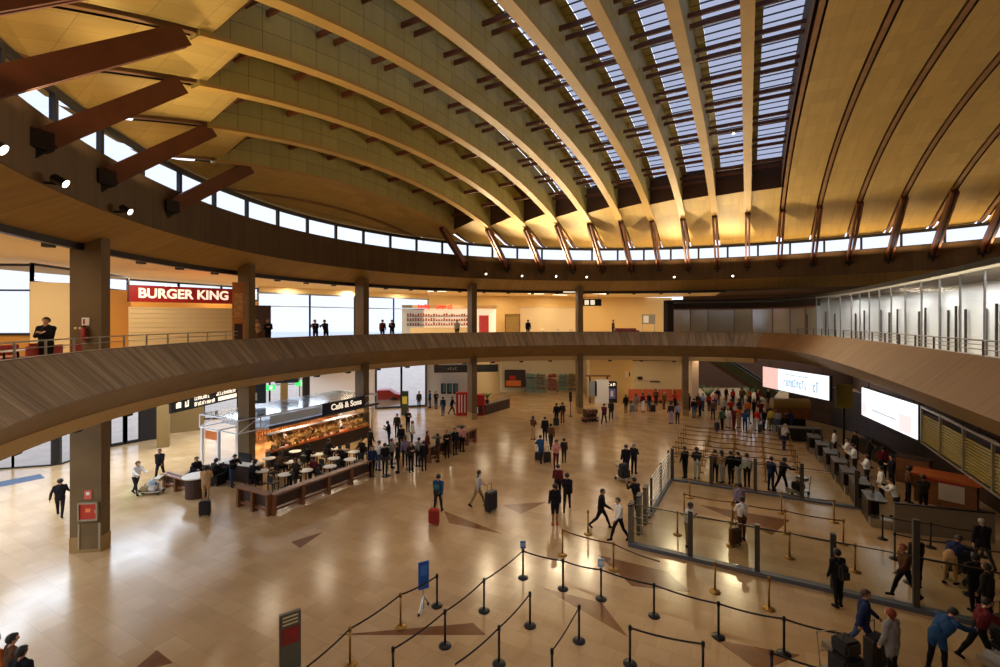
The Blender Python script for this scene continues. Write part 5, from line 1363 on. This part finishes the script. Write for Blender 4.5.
MB().box((.25, 0, 1.3), (1.5, .6, 2.6)).build('body', M_white, r); MB().box((-.7, -.05, 1.6), (.8, .5, 1.6)).build('screen', mat('booth grey', '8a8f98', .4), r); MB().box((-.1, -.02, 3.0), (2.6, .7, .12)).build('roof_board', M_woodmid, r)
for x in (-1.0, .9): MB().box((x, 0, 1.45), (.08, .5, 2.9)).build('post', M_wooddk, r)
q = at_px(611, 51); r = thing('vending_machine', 'black vending machine with white lit prints on the amber wall', 'machine', (q.x, q.y, 0), 0)
MB().box((0, 0, 1.15), (1.15, .7, 2.3)).build('body', M_black, r); MB().box((0, -.36, 1.0), (.8, .03, 1.1)).build('display', mat('machine violet', '5a5480', .4, emit=.3), r); MB().box((0, -.38, 1.0), (.3, .02, .6)).build('print', M_white, r)
s = MB(); strokes(s, -.45, .45, 1.85, 2.15, 3, 3, -.37, .02); s.build('lit_words', M_txtw, r)
q = at_px(603, 51); r = thing('advert_board', 'narrow dark board between the white booth and the vending machine', 'panel', (q.x, q.y, 0), 0); MB().box((0, 0, 1.3), (.35, .3, 2.0)).build('panel', M_black, r); MB().box((0, 0, .15), (.4, .4, .3)).build('base', M_metal_dk, r)
q = at_px(628, 52.6); r = thing('wall_lettering_sign', 'pale vertical pictogram sign on the amber wall', 'sign', (q.x, q.y, 2.9)); MB().box((0, 0, 0), (.7, .06, .7)).build('panel', M_cream, r); MB().box((.18, -.04, 0), (.14, .02, .5)).build('pictogram', M_black, r)
q = at_px(640, 51.7); r = thing('wall_speaker', 'small black box high on the cream lobby wall', 'speaker', (q.x, q.y, 2.6)); MB().box((0, 0, 0), (.5, .25, .3)).build('housing', M_black, r); MB().box((0, -.13, 0), (.36, .02, .2)).build('grille', M_metal_dk, r)
q = at_px(655, 51.8); r = thing('wall_rail', 'thin grey strip on the cream lobby wall', 'sign', (q.x, q.y, 2.2)); MB().box((0, 0, 0), (1.1, .06, .12)).build('strip', M_metal_dk, r); MB().box((0, -.035, 0), (1.0, .02, .05)).build('print', M_steel, r)
q = at_px(694, 47.5); struct(MB().box((q.x, q.y, SOF/2), (.7, .6, SOF)).build('pillar', mat('pale pillar', 'd0b498', .5)))
q = at_px(844, 33); r = thing('yellow_notice_board', 'olive yellow notice board between the two lit screens', 'board', (q.x, q.y, 0), -.4)
MB().box((0, 0, 3.6), (1.0, .1, 1.7)).build('panel', mat('olive yellow', '8a7a2a', .5), r); MB().box((0, .02, 1.4), (.12, .12, 2.8)).build('post', M_metal_dk, r); MB().box((0, 0, .04), (.6, .5, .08)).build('base', M_metal_dk, r)
# red sofas by the lobby wall
for k, px in enumerate((636, 651, 666, 681)):
    q = at_px(px, 50.6); r = thing('orange_bench', 'orange red bench along the cream lobby wall, %s from the left' % nth[k], 'bench', (q.x, q.y, 0), 0, 'orange benches on the lobby wall')
    mm = mat('bench orange red', 'c8603a', .5); MB().box((0, 0, .38), (1.5, .7, .2)).build('seat', mm, r); MB().box((0, .3, .95), (1.5, .12, 1.0)).build('backrest', mm, r)
    for s in (-1, 1): MB().box((s*.6, 0, .14), (.08, .6, .28)).build('leg', M_metal_dk, r)
# planter by the fifth pillar
q = at_px(590, 41.2); r = thing('luggage_trolley_stack', 'brown stack of nested trolleys beside the foot of the fifth pillar', 'trolley', (q.x, q.y, 0), .3)
for k in range(4): MB().box((-.5+k*.32, 0, .55), (.06, .6, 1.1)).build('frame', M_wooddk, r)
MB().box((0, 0, .35), (1.5, .6, .12)).build('platform', M_woodmid, r); MB().box((.1, 0, .9), (1.1, .5, .35)).build('basket', M_woodmid, r)
for x in (-.6, .6):
    for y in (-.25, .25): MB().tube([(x, y-.03, .1), (x, y+.03, .1)], .1, 10).build('wheel', M_black, r)
# totem and red car seen through the glass beyond the third pillar
q = at_px(405, 44); r = thing('advert_totem', 'dark green totem with a yellow panel before the windows', 'totem', (q.x, q.y, 0))
MB().box((0, 0, 1.15), (.62, .3, 2.3)).build('body', mat('totem green', '1c2a14', .4), r); MB().box((0, -.16, 1.45), (.46, .02, .7)).build('panel', mat('totem yellow', 'd0c040', .4), r)
q = at_px(384, 53); r = thing('car', 'small red car parked outside the far windows', 'car', (q.x, q.y, -.25), .1)
def car_body(mb):
    pr = [(-1.9, .35), (-1.9, .8), (-1.1, .92), (-.6, 1.38), (.7, 1.42), (1.35, .98), (1.95, .85), (1.98, .35)]
    n = len(pr); i0 = len(mb.v)
    for y, s in ((-.8, .96), (-.62, 1.0), (.62, 1.0), (.8, .96)):
        for x, z in pr: mb.v.append((x, y, z*s))
    for k in range(3):
        for j in range(n): a, b = i0+k*n+j, i0+k*n+(j+1) % n; mb.f.append((a, b, b+n, a+n))
    mb.f.append(tuple(range(i0, i0+n))[::-1]); mb.f.append(tuple(range(i0+3*n, i0+4*n))); return mb
car_body(MB()).build('body', mat('car red', 'c02a1c', .3), r); gl = MB(); gl.box((.0, 0, 1.13), (1.25, 1.57, .32)); gl.build('window', M_black, r)
for x in (-1.2, 1.25):
    for y in (-.72, .72): MB().tube([(x, y-.1, .32), (x, y+.1, .32)], .32, 14).build('wheel', M_black, r)
# ceiling panels glowing in the ground floor ceiling at the back
q = at_px(20, 29); struct(MB().prism([G(-2, 482), G(40, 474), G(45, 478), G(0, 487)], 0, .006).build('floor_mat', mat('blue grey mat', '4a5a70', .8)))
# ================================================================== people on the ground floor
def P(px, py, *a, **k): return person(G(px, py), *a, **k)
def PU(u, v, *a, **k): return person(uv(u, v), *a, **k)
P(60, 516, -140, 'stride', 'black', 'black', 'man in black striding alone left of the near pillar')
P(160, 480, 15, 'walk', 'black', 'black', 'man in black walking up behind the loaded baggage trolley', hair='brown')
P(136, 495, 70, 'push', 'white', 'dark', 'person in a white top with a baggage trolley right of the near pillar', hair='brown', long=True)
trolley(152, 494, radians(-80), 'loaded baggage trolley pushed by the person in white', (('light', .5, .4, .3, .1, .22, 'pale bag at the back of the trolley right of the near pillar'), ('khaki', .45, .4, .25, -.3, .22, 'khaki bag at the front of the trolley right of the near pillar'), ('sky', .42, .36, .24, .08, .53, 'pale blue bag on top of the trolley right of the near pillar')))
P(206, 502, 200, 'phone', 'beige', 'beige', 'woman in beige with dark hair standing at the dark half round counter', long=True, style='coat')
suitcase(205, 516, 'black', 'black suitcase standing behind the woman in beige', .3)
PU(-27.0, 14.5, 60, 'sit', 'black', 'black', 'person in black seated on the left black lounge seat')
PU(-26.0, 14.75, 150, 'sit_fwd', 'dark', 'black', 'person in dark clothes seated on the right black lounge seat', long=True)
PU(-24.6, 15.1, 60, 'lean', 'black', 'denim', 'person in black leaning on the white topped counter near the second pillar')
o = P(438, 514, 170, 'pull', 'blue', 'dark', 'man in a blue jacket pulling a red suitcase across the open floor', hair='black', h=1.02)
suitcase(434, 525, 'red', 'red suitcase pulled by the man in the blue jacket', radians(-10)); backpack(o, 'teal', 'teal backpack on the man with the red suitcase')
P(478, 507, 110, 'walk', 'light', 'khaki', 'person in a pale top walking beside a big dark suitcase', hair='brown', long=True)
suitcase(491, 511, 'black', 'big black suitcase right of the person in the pale top', radians(50), h=.95)
P(555, 525, 185, 'stand', 'black', 'dark', 'person in a long black coat and shorts with red shoes', style='coat', lower='shorts', shoes='red', h=1.0)
P(567, 511, 165, 'walk', 'black', 'black', 'person in black walking just right of the one with red shoes', h=1.0)
P(558, 500, 175, 'walk', 'maroon', 'black', 'person in maroon hidden behind the two people in black', hair='brown')
o = P(541, 463, 190, 'push', 'blue', 'dark', 'person in a bright blue jacket among the group in mid floor', style='coat', h=.98)
suitcase(547, 463, 'dark', 'dark suitcase right beside the person in the bright blue jacket', .2); suitcase(538, 461, 'black', 'black suitcase left of the person in the bright blue jacket', -.3, h=.6)
P(556, 469, 10, 'phone', 'pink', 'maroon', 'woman in a pink top and maroon trousers in the mid floor group', long=True)
P(564, 463, 180, 'stand', 'dark', 'dark', 'small person in dark clothes right of the woman in pink', h=.86)
P(551, 449, 185, 'walk', 'brown', 'dark', 'person in brown walking away behind the bright blue jacket')
P(533, 440, 150, 'folded', 'brown', 'beige', 'person in a brown jacket and beige trousers on the left of the group', long=True)
P(545, 441, 180, 'stand', 'black', 'black', 'slender person in black right of the brown jacket and beige trousers', style='coat')
P(556.5, 424, 180, 'stand', 'black', 'black', 'person in black with a suitcase, left of a pair before the fifth pillar')
suitcase(556, 426, 'black', 'black suitcase behind the left person of the far pair', 0)
P(562.5, 423, 180, 'stand', 'dark', 'brown', 'person in brown trousers, right of a pair before the fifth pillar')
P(604, 424, 150, 'walk', 'maroon', 'dark', 'person in maroon walking right of the trolley stack')
o = P(611, 420, 160, 'walk', 'black', 'black', 'person in black with a backpack right of the one in maroon'); backpack(o, 'black', 'black backpack right of the trolley stack')
P(601, 528, 75, 'stride', 'black', 'black', 'man in a black coat striding toward the glass gate', style='coat')
P(619, 541, -70, 'walk', 'white', 'black', 'man in a white shirt and black trousers at the turnstiles', hair='black')
P(637, 518, 200, 'lean', 'black', 'dark', 'person in black leaning over behind the turnstiles')
P(626, 476, 180, 'stand', 'black', 'black', 'person in black, left of a dark pair before the slatted gate', style='coat'); P(634, 474, 140, 'folded', 'dark', 'black', 'person in dark grey, right of a pair before the slatted gate', hair='grey')
trolley(624, 481, .4, 'baggage trolley with black bags left of the slatted gate', (('black', .55, .5, .45, 0, .22, 'black bag on the trolley left of the slatted gate'), ('dark', .5, .4, .3, 0, .68, 'dark bag on top of the trolley left of the slatted gate')))
P(688, 547, 40, 'phone', 'light', 'khaki', 'person in a pale top looking down behind the near glass barrier')
P(740, 524, 190, 'stand', 'lavender', 'dark', 'person in lavender grey, farther of two inside the barrier lanes')
P(742, 541, 185, 'folded', 'white', 'brown', 'person in a white shirt, nearer of two inside the barrier lanes')
suitcase(735, 545, 'brown', 'brown suitcase beside the person in the white shirt', .3)
for px, py, c1, c2, ps, fc, lab in ((685, 478, 'black', 'black', 'stand', 200, 'first from the left'), (697, 479, 'dark', 'light', 'phone', 170, 'second from the left, in pale trousers'), (715, 482, 'brown', 'black', 'folded', 150, 'third, in brown'), (722, 483, 'beige', 'light', 'stand', 190, 'fourth, in beige'),
        (731, 484, 'black', 'black', 'stand', 180, 'fifth, tall and all in black'), (738.5, 485, 'black', 'light', 'stand', 200, 'sixth, black top and pale trousers'), (747, 487, 'light', 'dark', 'stand', 160, 'seventh, in a pale top'), (771, 491, 'navy', 'navy', 'stand', 110, 'eighth, in navy beside a trolley'), (782, 491, 'black', 'black', 'push', 100, 'last on the right, pushing a trolley')):
    P(px, py, fc, ps, c1, c2, 'person behind the farther glass barrier, %s' % lab, long=px in (697, 722))
trolley(798, 494, radians(-70), 'trolley with dark bags at the right end of the waiting row', (('black', .5, .45, .4, 0, .22, 'black bag on the trolley at the right end of the waiting row'),))
CR = [(626, 413, 'black', 'black', 'stand', 'lone person in black left of the orange benches'), (636, 411, 'grey', 'grey', 'folded', 'person in grey before the leftmost orange bench'), (643, 412, 'maroon', 'white', 'stand', 'person in maroon with white trousers by the orange benches'),
 (649, 411, 'black', 'denim', 'stand', 'person in black and denim by the orange benches'), (664, 409, 'olive', 'brown', 'stand', 'person in olive before the third orange bench'), (671, 424, 'dark', 'lavender', 'stand', 'person in a dark top and lavender trousers left of the sixth pillar'), (677.5, 424, 'lavender', 'dark', 'folded', 'person in a lavender top close left of the sixth pillar'),
 (689, 411, 'navy', 'navy', 'stand', 'person in navy right behind the sixth pillar'), (698, 412, 'dark', 'black', 'stand', 'person in dark clothes by the pale pillar'), (703, 411, 'sky', 'denim', 'folded', 'person in a sky blue top right of the pale pillar'), (709, 411, 'red', 'navy', 'stand', 'person in a red top right of the pale pillar'), (715, 410, 'pink', 'denim', 'phone', 'person in a pink top right of the red top'),
 (722, 430, 'green', 'black', 'stand', 'person in dark green with a backpack at the head of the crowd'), (728, 428, 'white', 'light', 'stand', 'person all in white at the front of the crowd'), (734, 430, 'maroon', 'maroon', 'folded', 'person in maroon in the front row of the crowd'), (738.5, 428, 'orange', 'beige', 'stand', 'person in orange in the front row of the crowd'),
 (745, 431, 'blue', 'navy', 'phone', 'person in blue in the front row of the crowd'), (751, 438, 'white', 'light', 'stand', 'small child in white in front of the crowd'), (757, 431, 'red', 'light', 'stand', 'person in red with pale trousers in the front of the crowd'), (764, 430, 'black', 'black', 'stand', 'person in black in the right half of the crowd'), (771, 431, 'yellow', 'olive', 'stand', 'person in yellow at the right of the crowd'),
 (778, 432, 'grey', 'denim', 'folded', 'person in grey right of the one in yellow'), (792, 432, 'navy', 'navy', 'lean', 'person in navy leaning on the low counter'), (718, 405, 'black', 'black', 'stand', 'person in black in the back row by the escalator'), (726, 404, 'dark', 'brown', 'stand', 'person in dark brown in the back row'), (733, 405, 'red', 'dark', 'stand', 'person in red in the back row of the crowd'),
 (742, 405, 'brown', 'black', 'stand', 'person in brown in the back row of the crowd'), (750, 406, 'orange', 'dark', 'stand', 'person in orange in the back row of the crowd'), (758, 406, 'maroon', 'black', 'stand', 'person in maroon in the back row of the crowd'), (768, 407, 'dark', 'dark', 'stand', 'person in dark clothes in the back row on the right')]
for k, (px, py, a, b, ps, lab) in enumerate(CR):
    o = P(px, py, (180, 150, 200, 120, 20)[k % 5], ps, a, b, lab, hair=('black', 'brown', 'black', 'blond', 'grey')[k % 5], long=k % 3 == 1, h=.66 if 'child' in lab else (1.0, .96, 1.03)[k % 3])
    if 'green with' in lab: backpack(o, 'olive', 'olive backpack on the person in dark green at the head of the crowd')
for k, (px, py, col) in enumerate(((632, 412, 'grey'), (653, 412, 'black'), (717, 431, 'black'), (760, 433, 'dark'), (785, 434, 'navy'))): suitcase(px, py, col, '%s suitcase standing by the crowd at the back, %s from the left' % (col, nth[k]), .3*k)
# cafe crowd: seated at the round tables, and standing round the tall tables
SEAT = [(0, -1, 'black', 'sit_fwd'), (2, 1, 'dark', 'sit'), (3, -1, 'brown', 'sit'), (5, 1, 'maroon', 'sit_fwd'), (6, -1, 'black', 'sit'), (8, 1, 'black', 'sit_fwd'), (9, -1, 'dark', 'sit'), (11, 1, 'black', 'sit')]
for t, s, c, ps in SEAT:
    u, v = to_uv(*tpos[t]); PU(u+.1*s, v+.62*s, 152+(0 if s < 0 else 180), ps, c, 'black', 'person in %s seated at the %s white cafe table from the left' % (c, nth[t]), long=t % 2 == 0, z=.0)
SC_ = [(372, 477, 'navy', 'black', 'stand'), (378, 471, 'white', 'denim', 'phone'), (385, 474, 'black', 'black', 'stand'), (392, 468, 'grey', 'black', 'folded'), (398, 473, 'black', 'dark', 'stand'), (405, 466, 'lavender', 'black', 'stand'), (411, 472, 'dark', 'black', 'folded'), (418, 467, 'grey', 'dark', 'phone'), (424, 471, 'black', 'black', 'stand'), (427, 459, 'maroon', 'dark', 'stand'),
 (438, 462, 'dark', 'brown', 'stand'), (447, 458, 'black', 'black', 'folded'), (455, 455, 'black', 'dark', 'stand'), (462, 452, 'pink', 'black', 'stand'), (401, 451, 'black', 'black', 'stand'), (412, 446, 'white', 'black', 'stand'), (389, 446, 'black', 'navy', 'phone'), (397, 437, 'dark', 'black', 'stand'), (408, 432, 'black', 'black', 'folded'), (370, 455, 'dark', 'black', 'stand'),
 (443, 416, 'navy', 'denim', 'stand'), (452, 415, 'black', 'navy', 'walk'), (430, 408, 'blue', 'black', 'stand'), (419, 409, 'dark', 'black', 'stand'), (436, 409, 'black', 'dark', 'folded')]
SL = ['at the near left edge of the standing cafe crowd', 'second in the near row, in white', 'third in the near row', 'fourth in the near row, in grey', 'fifth in the near row', 'in lavender in the middle of the standing cafe crowd', 'seventh in the near row', 'eighth in the near row, in grey', 'ninth in the near row, by the fence corner', 'in maroon beside the dark fence', 'first behind the dark fence', 'second behind the dark fence', 'third behind the dark fence', 'in pink by the far corner of the seating', 'left of two in the middle row', 'in white in the middle row', 'just right of the third pillar', 'behind the middle row', 'farthest at the tall tables', 'by the right end of the cafe counter',
 'in navy crossing before the posters', 'in black walking before the posters', 'in blue before the pale grey wall', 'in dark clothes left of the blue one by the wall', 'in black right of the blue one by the wall']
for k, (q, l) in enumerate(zip(SC_, SL)):
    px, py, a, b, ps = q; P(px, py, (30, 150, 200, 80, 270, 10)[k % 6], ps, a, b, 'person %s' % l if 'in ' in l.split()[0:2] else 'person in %s %s' % (a, l), long=k % 3 == 0, hair=('black', 'brown')[k % 2])
for k, (px, py) in enumerate(((346, 437), (330, 440), (300, 447))): 
    u, v = to_uv(*G(px, py, 1.3)); PU(KU-1.3, (20.0, 22.4, 25.0)[k], 62, 'folded', ('white', 'black', 'white')[k], 'black', 'cafe worker in a %s top behind the food counter, %s' % (('white', 'black', 'white')[k], ('at the near end', 'in the middle', 'at the far end')[k]))
# near right corner
o = P(838, 607, 185, 'stand', 'black', 'black', 'person in black with a white marked backpack at the end of the near barrier'); backpack(o, 'black', 'black backpack worn beside the near glass barrier')
P(863, 655, 60, 'walk', 'navy', 'denim', 'person in a navy jacket stepping right at the bottom edge', style='coat', hair='brown')
P(892, 682, 200, 'stand', 'grey', 'black', 'red haired person in a grey cardigan at the bottom right', style='coat', hair='red', long=True)
trolley(846, 686, radians(10), 'loaded baggage trolley at the bottom edge left of the red haired person', (('black', .6, .55, .6, 0, .22, 'big black bag on the trolley at the bottom edge'), ('dark', .5, .45, .35, 0, .84, 'dark bag on top of the trolley at the bottom edge')))
suitcase(875, 668, 'black', 'black suitcase between the navy jacket and the red haired person', .4, h=.85)
P(905, 599, -100, 'walk', 'brown', 'black', 'person in brown walking behind the tall dark barrier post', hair='red')
P(917, 588, 180, 'stand', 'dark', 'black', 'person in dark clothes beside the tall dark barrier post')
P(983, 566, 160, 'stride', 'black', 'dark', 'person in a black coat walking at the right edge', style='coat', hair='grey')
P(950, 585, 110, 'bend', 'navy', 'beige', 'person in navy bending over a dark covered pushchair', hair='brown')
p = G(962, 580); r = thing('pushchair', 'dark covered pushchair by the right edge', 'pushchair', (p[0], p[1], 0), radians(-70))
MB().ball((0, 0, .75), .42, 14, (.75, 1.1, .75)).build('hood', mat('pushchair navy', '1c1a30', .7), r); MB().box((0, .05, .45), (.45, .6, .2)).build('seat', M_black, r); MB().tube([(-.22, .45, .5), (-.22, .7, 1.0), (.22, .7, 1.0), (.22, .45, .5)], .018, 6).build('handle', M_metal_dk, r)
for x in (-.25, .25):
    for y in (-.38, .38): MB().tube([(x-.02, y, .12), (x+.02, y, .12)], .12, 12).build('wheel', M_black, r); MB().tube([(x, y, .12), (x*.8, 0, .42)], .014, 6).build('strut', M_metal_dk, r)
P(937, 673, 100, 'bend', 'blue', 'black', 'person in a blue jacket bent over near the bottom right corner', style='coat')
P(979, 664, 70, 'push', 'maroon', 'black', 'person in dark red with white sleeves pushing a trolley at the bottom right', hair='black')
trolley(1006, 672, radians(-80), 'heavily loaded baggage trolley in the bottom right corner', (('black', .6, .5, .45, .1, .22, 'black bag low on the corner trolley'), ('light', .5, .35, .3, -.25, .22, 'pale bag at the front of the corner trolley'), ('dark', .55, .45, .35, .1, .68, 'dark bag topmost on the corner trolley')))
P(988, 625, 200, 'stand', 'dark', 'black', 'person in a dark maroon hat standing at the right edge', hair='hat')
P(975, 612, 170, 'folded', 'black', 'black', 'person in black beside the one in the dark maroon hat')
suitcase(1000, 640, 'dark', 'dark suitcase at the right edge below the person in the hat', .2)
P(10, 714, 150, 'stand', 'brown', 'black', 'dark haired person in brown and black cut off at the bottom left corner', hair='black', h=1.0)
o = P(-8, 716, 170, 'stand', 'orange', 'dark', 'person in orange beside the dark haired one at the bottom left corner', long=True); 
backpack(P(20, 730, 175, 'stand', 'black', 'black', 'person in black lowest at the bottom left corner', style='coat'), 'green', 'dark green backpack at the bottom left corner')

# more of the dense crowd at the back, and dark figures beyond the desks
CR2 = [(694, 418, 'black', 'denim', 'person in black and denim at the left end of the back crowd'), (700, 416, 'maroon', 'black', 'person in maroon at the left end of the back crowd'), (713, 420, 'brown', 'dark', 'person in brown left of the dark green one in the crowd'),
 (724, 417, 'light', 'black', 'person in a pale top in the second row of the crowd'), (731, 418, 'red', 'black', 'person in red in the second row of the crowd'), (740, 419, 'navy', 'dark', 'person in navy in the second row of the crowd'), (748, 420, 'orange', 'denim', 'person in orange in the second row of the crowd'), (754, 418, 'black', 'black', 'person in black in the second row of the crowd'),
 (761, 421, 'maroon', 'dark', 'person in maroon in the second row of the crowd'), (768, 420, 'beige', 'brown', 'person in beige in the second row of the crowd'), (775, 421, 'dark', 'black', 'person in dark clothes in the second row, at its right end'), (784, 450, 'light', 'navy', 'person in a pale top and navy trousers right of the crowd'),
 (656, 406, 'brown', 'black', 'person in brown before the second orange bench'), (675, 408, 'red', 'black', 'person in red before the rightmost orange bench')]
for k, (px, py, a, b, lab) in enumerate(CR2): P(px, py, (170, 200, 140, 20)[k % 4], ('stand', 'folded', 'phone')[k % 3], a, b, lab, hair=('black', 'brown', 'black', 'grey')[k % 4], long=k % 4 == 1, h=(1.0, .97, 1.02)[k % 3])
for k, (v, o, c) in enumerate(((37.5, 1.9, 'black'), (35.6, 2.3, 'dark'), (33.6, 1.8, 'maroon'), (31.6, 2.4, 'black'), (29.7, 1.9, 'brown'), (28.3, 2.3, 'dark'))):
    PU(upath(v)+1.35+.1*(k % 3), v, (-100, 60, 150)[k % 3], ('stand', 'folded')[k % 2], c, 'black', 'person in %s standing behind the clerks, %s from the far end' % (c, nth[k]), long=k % 3 == 1)
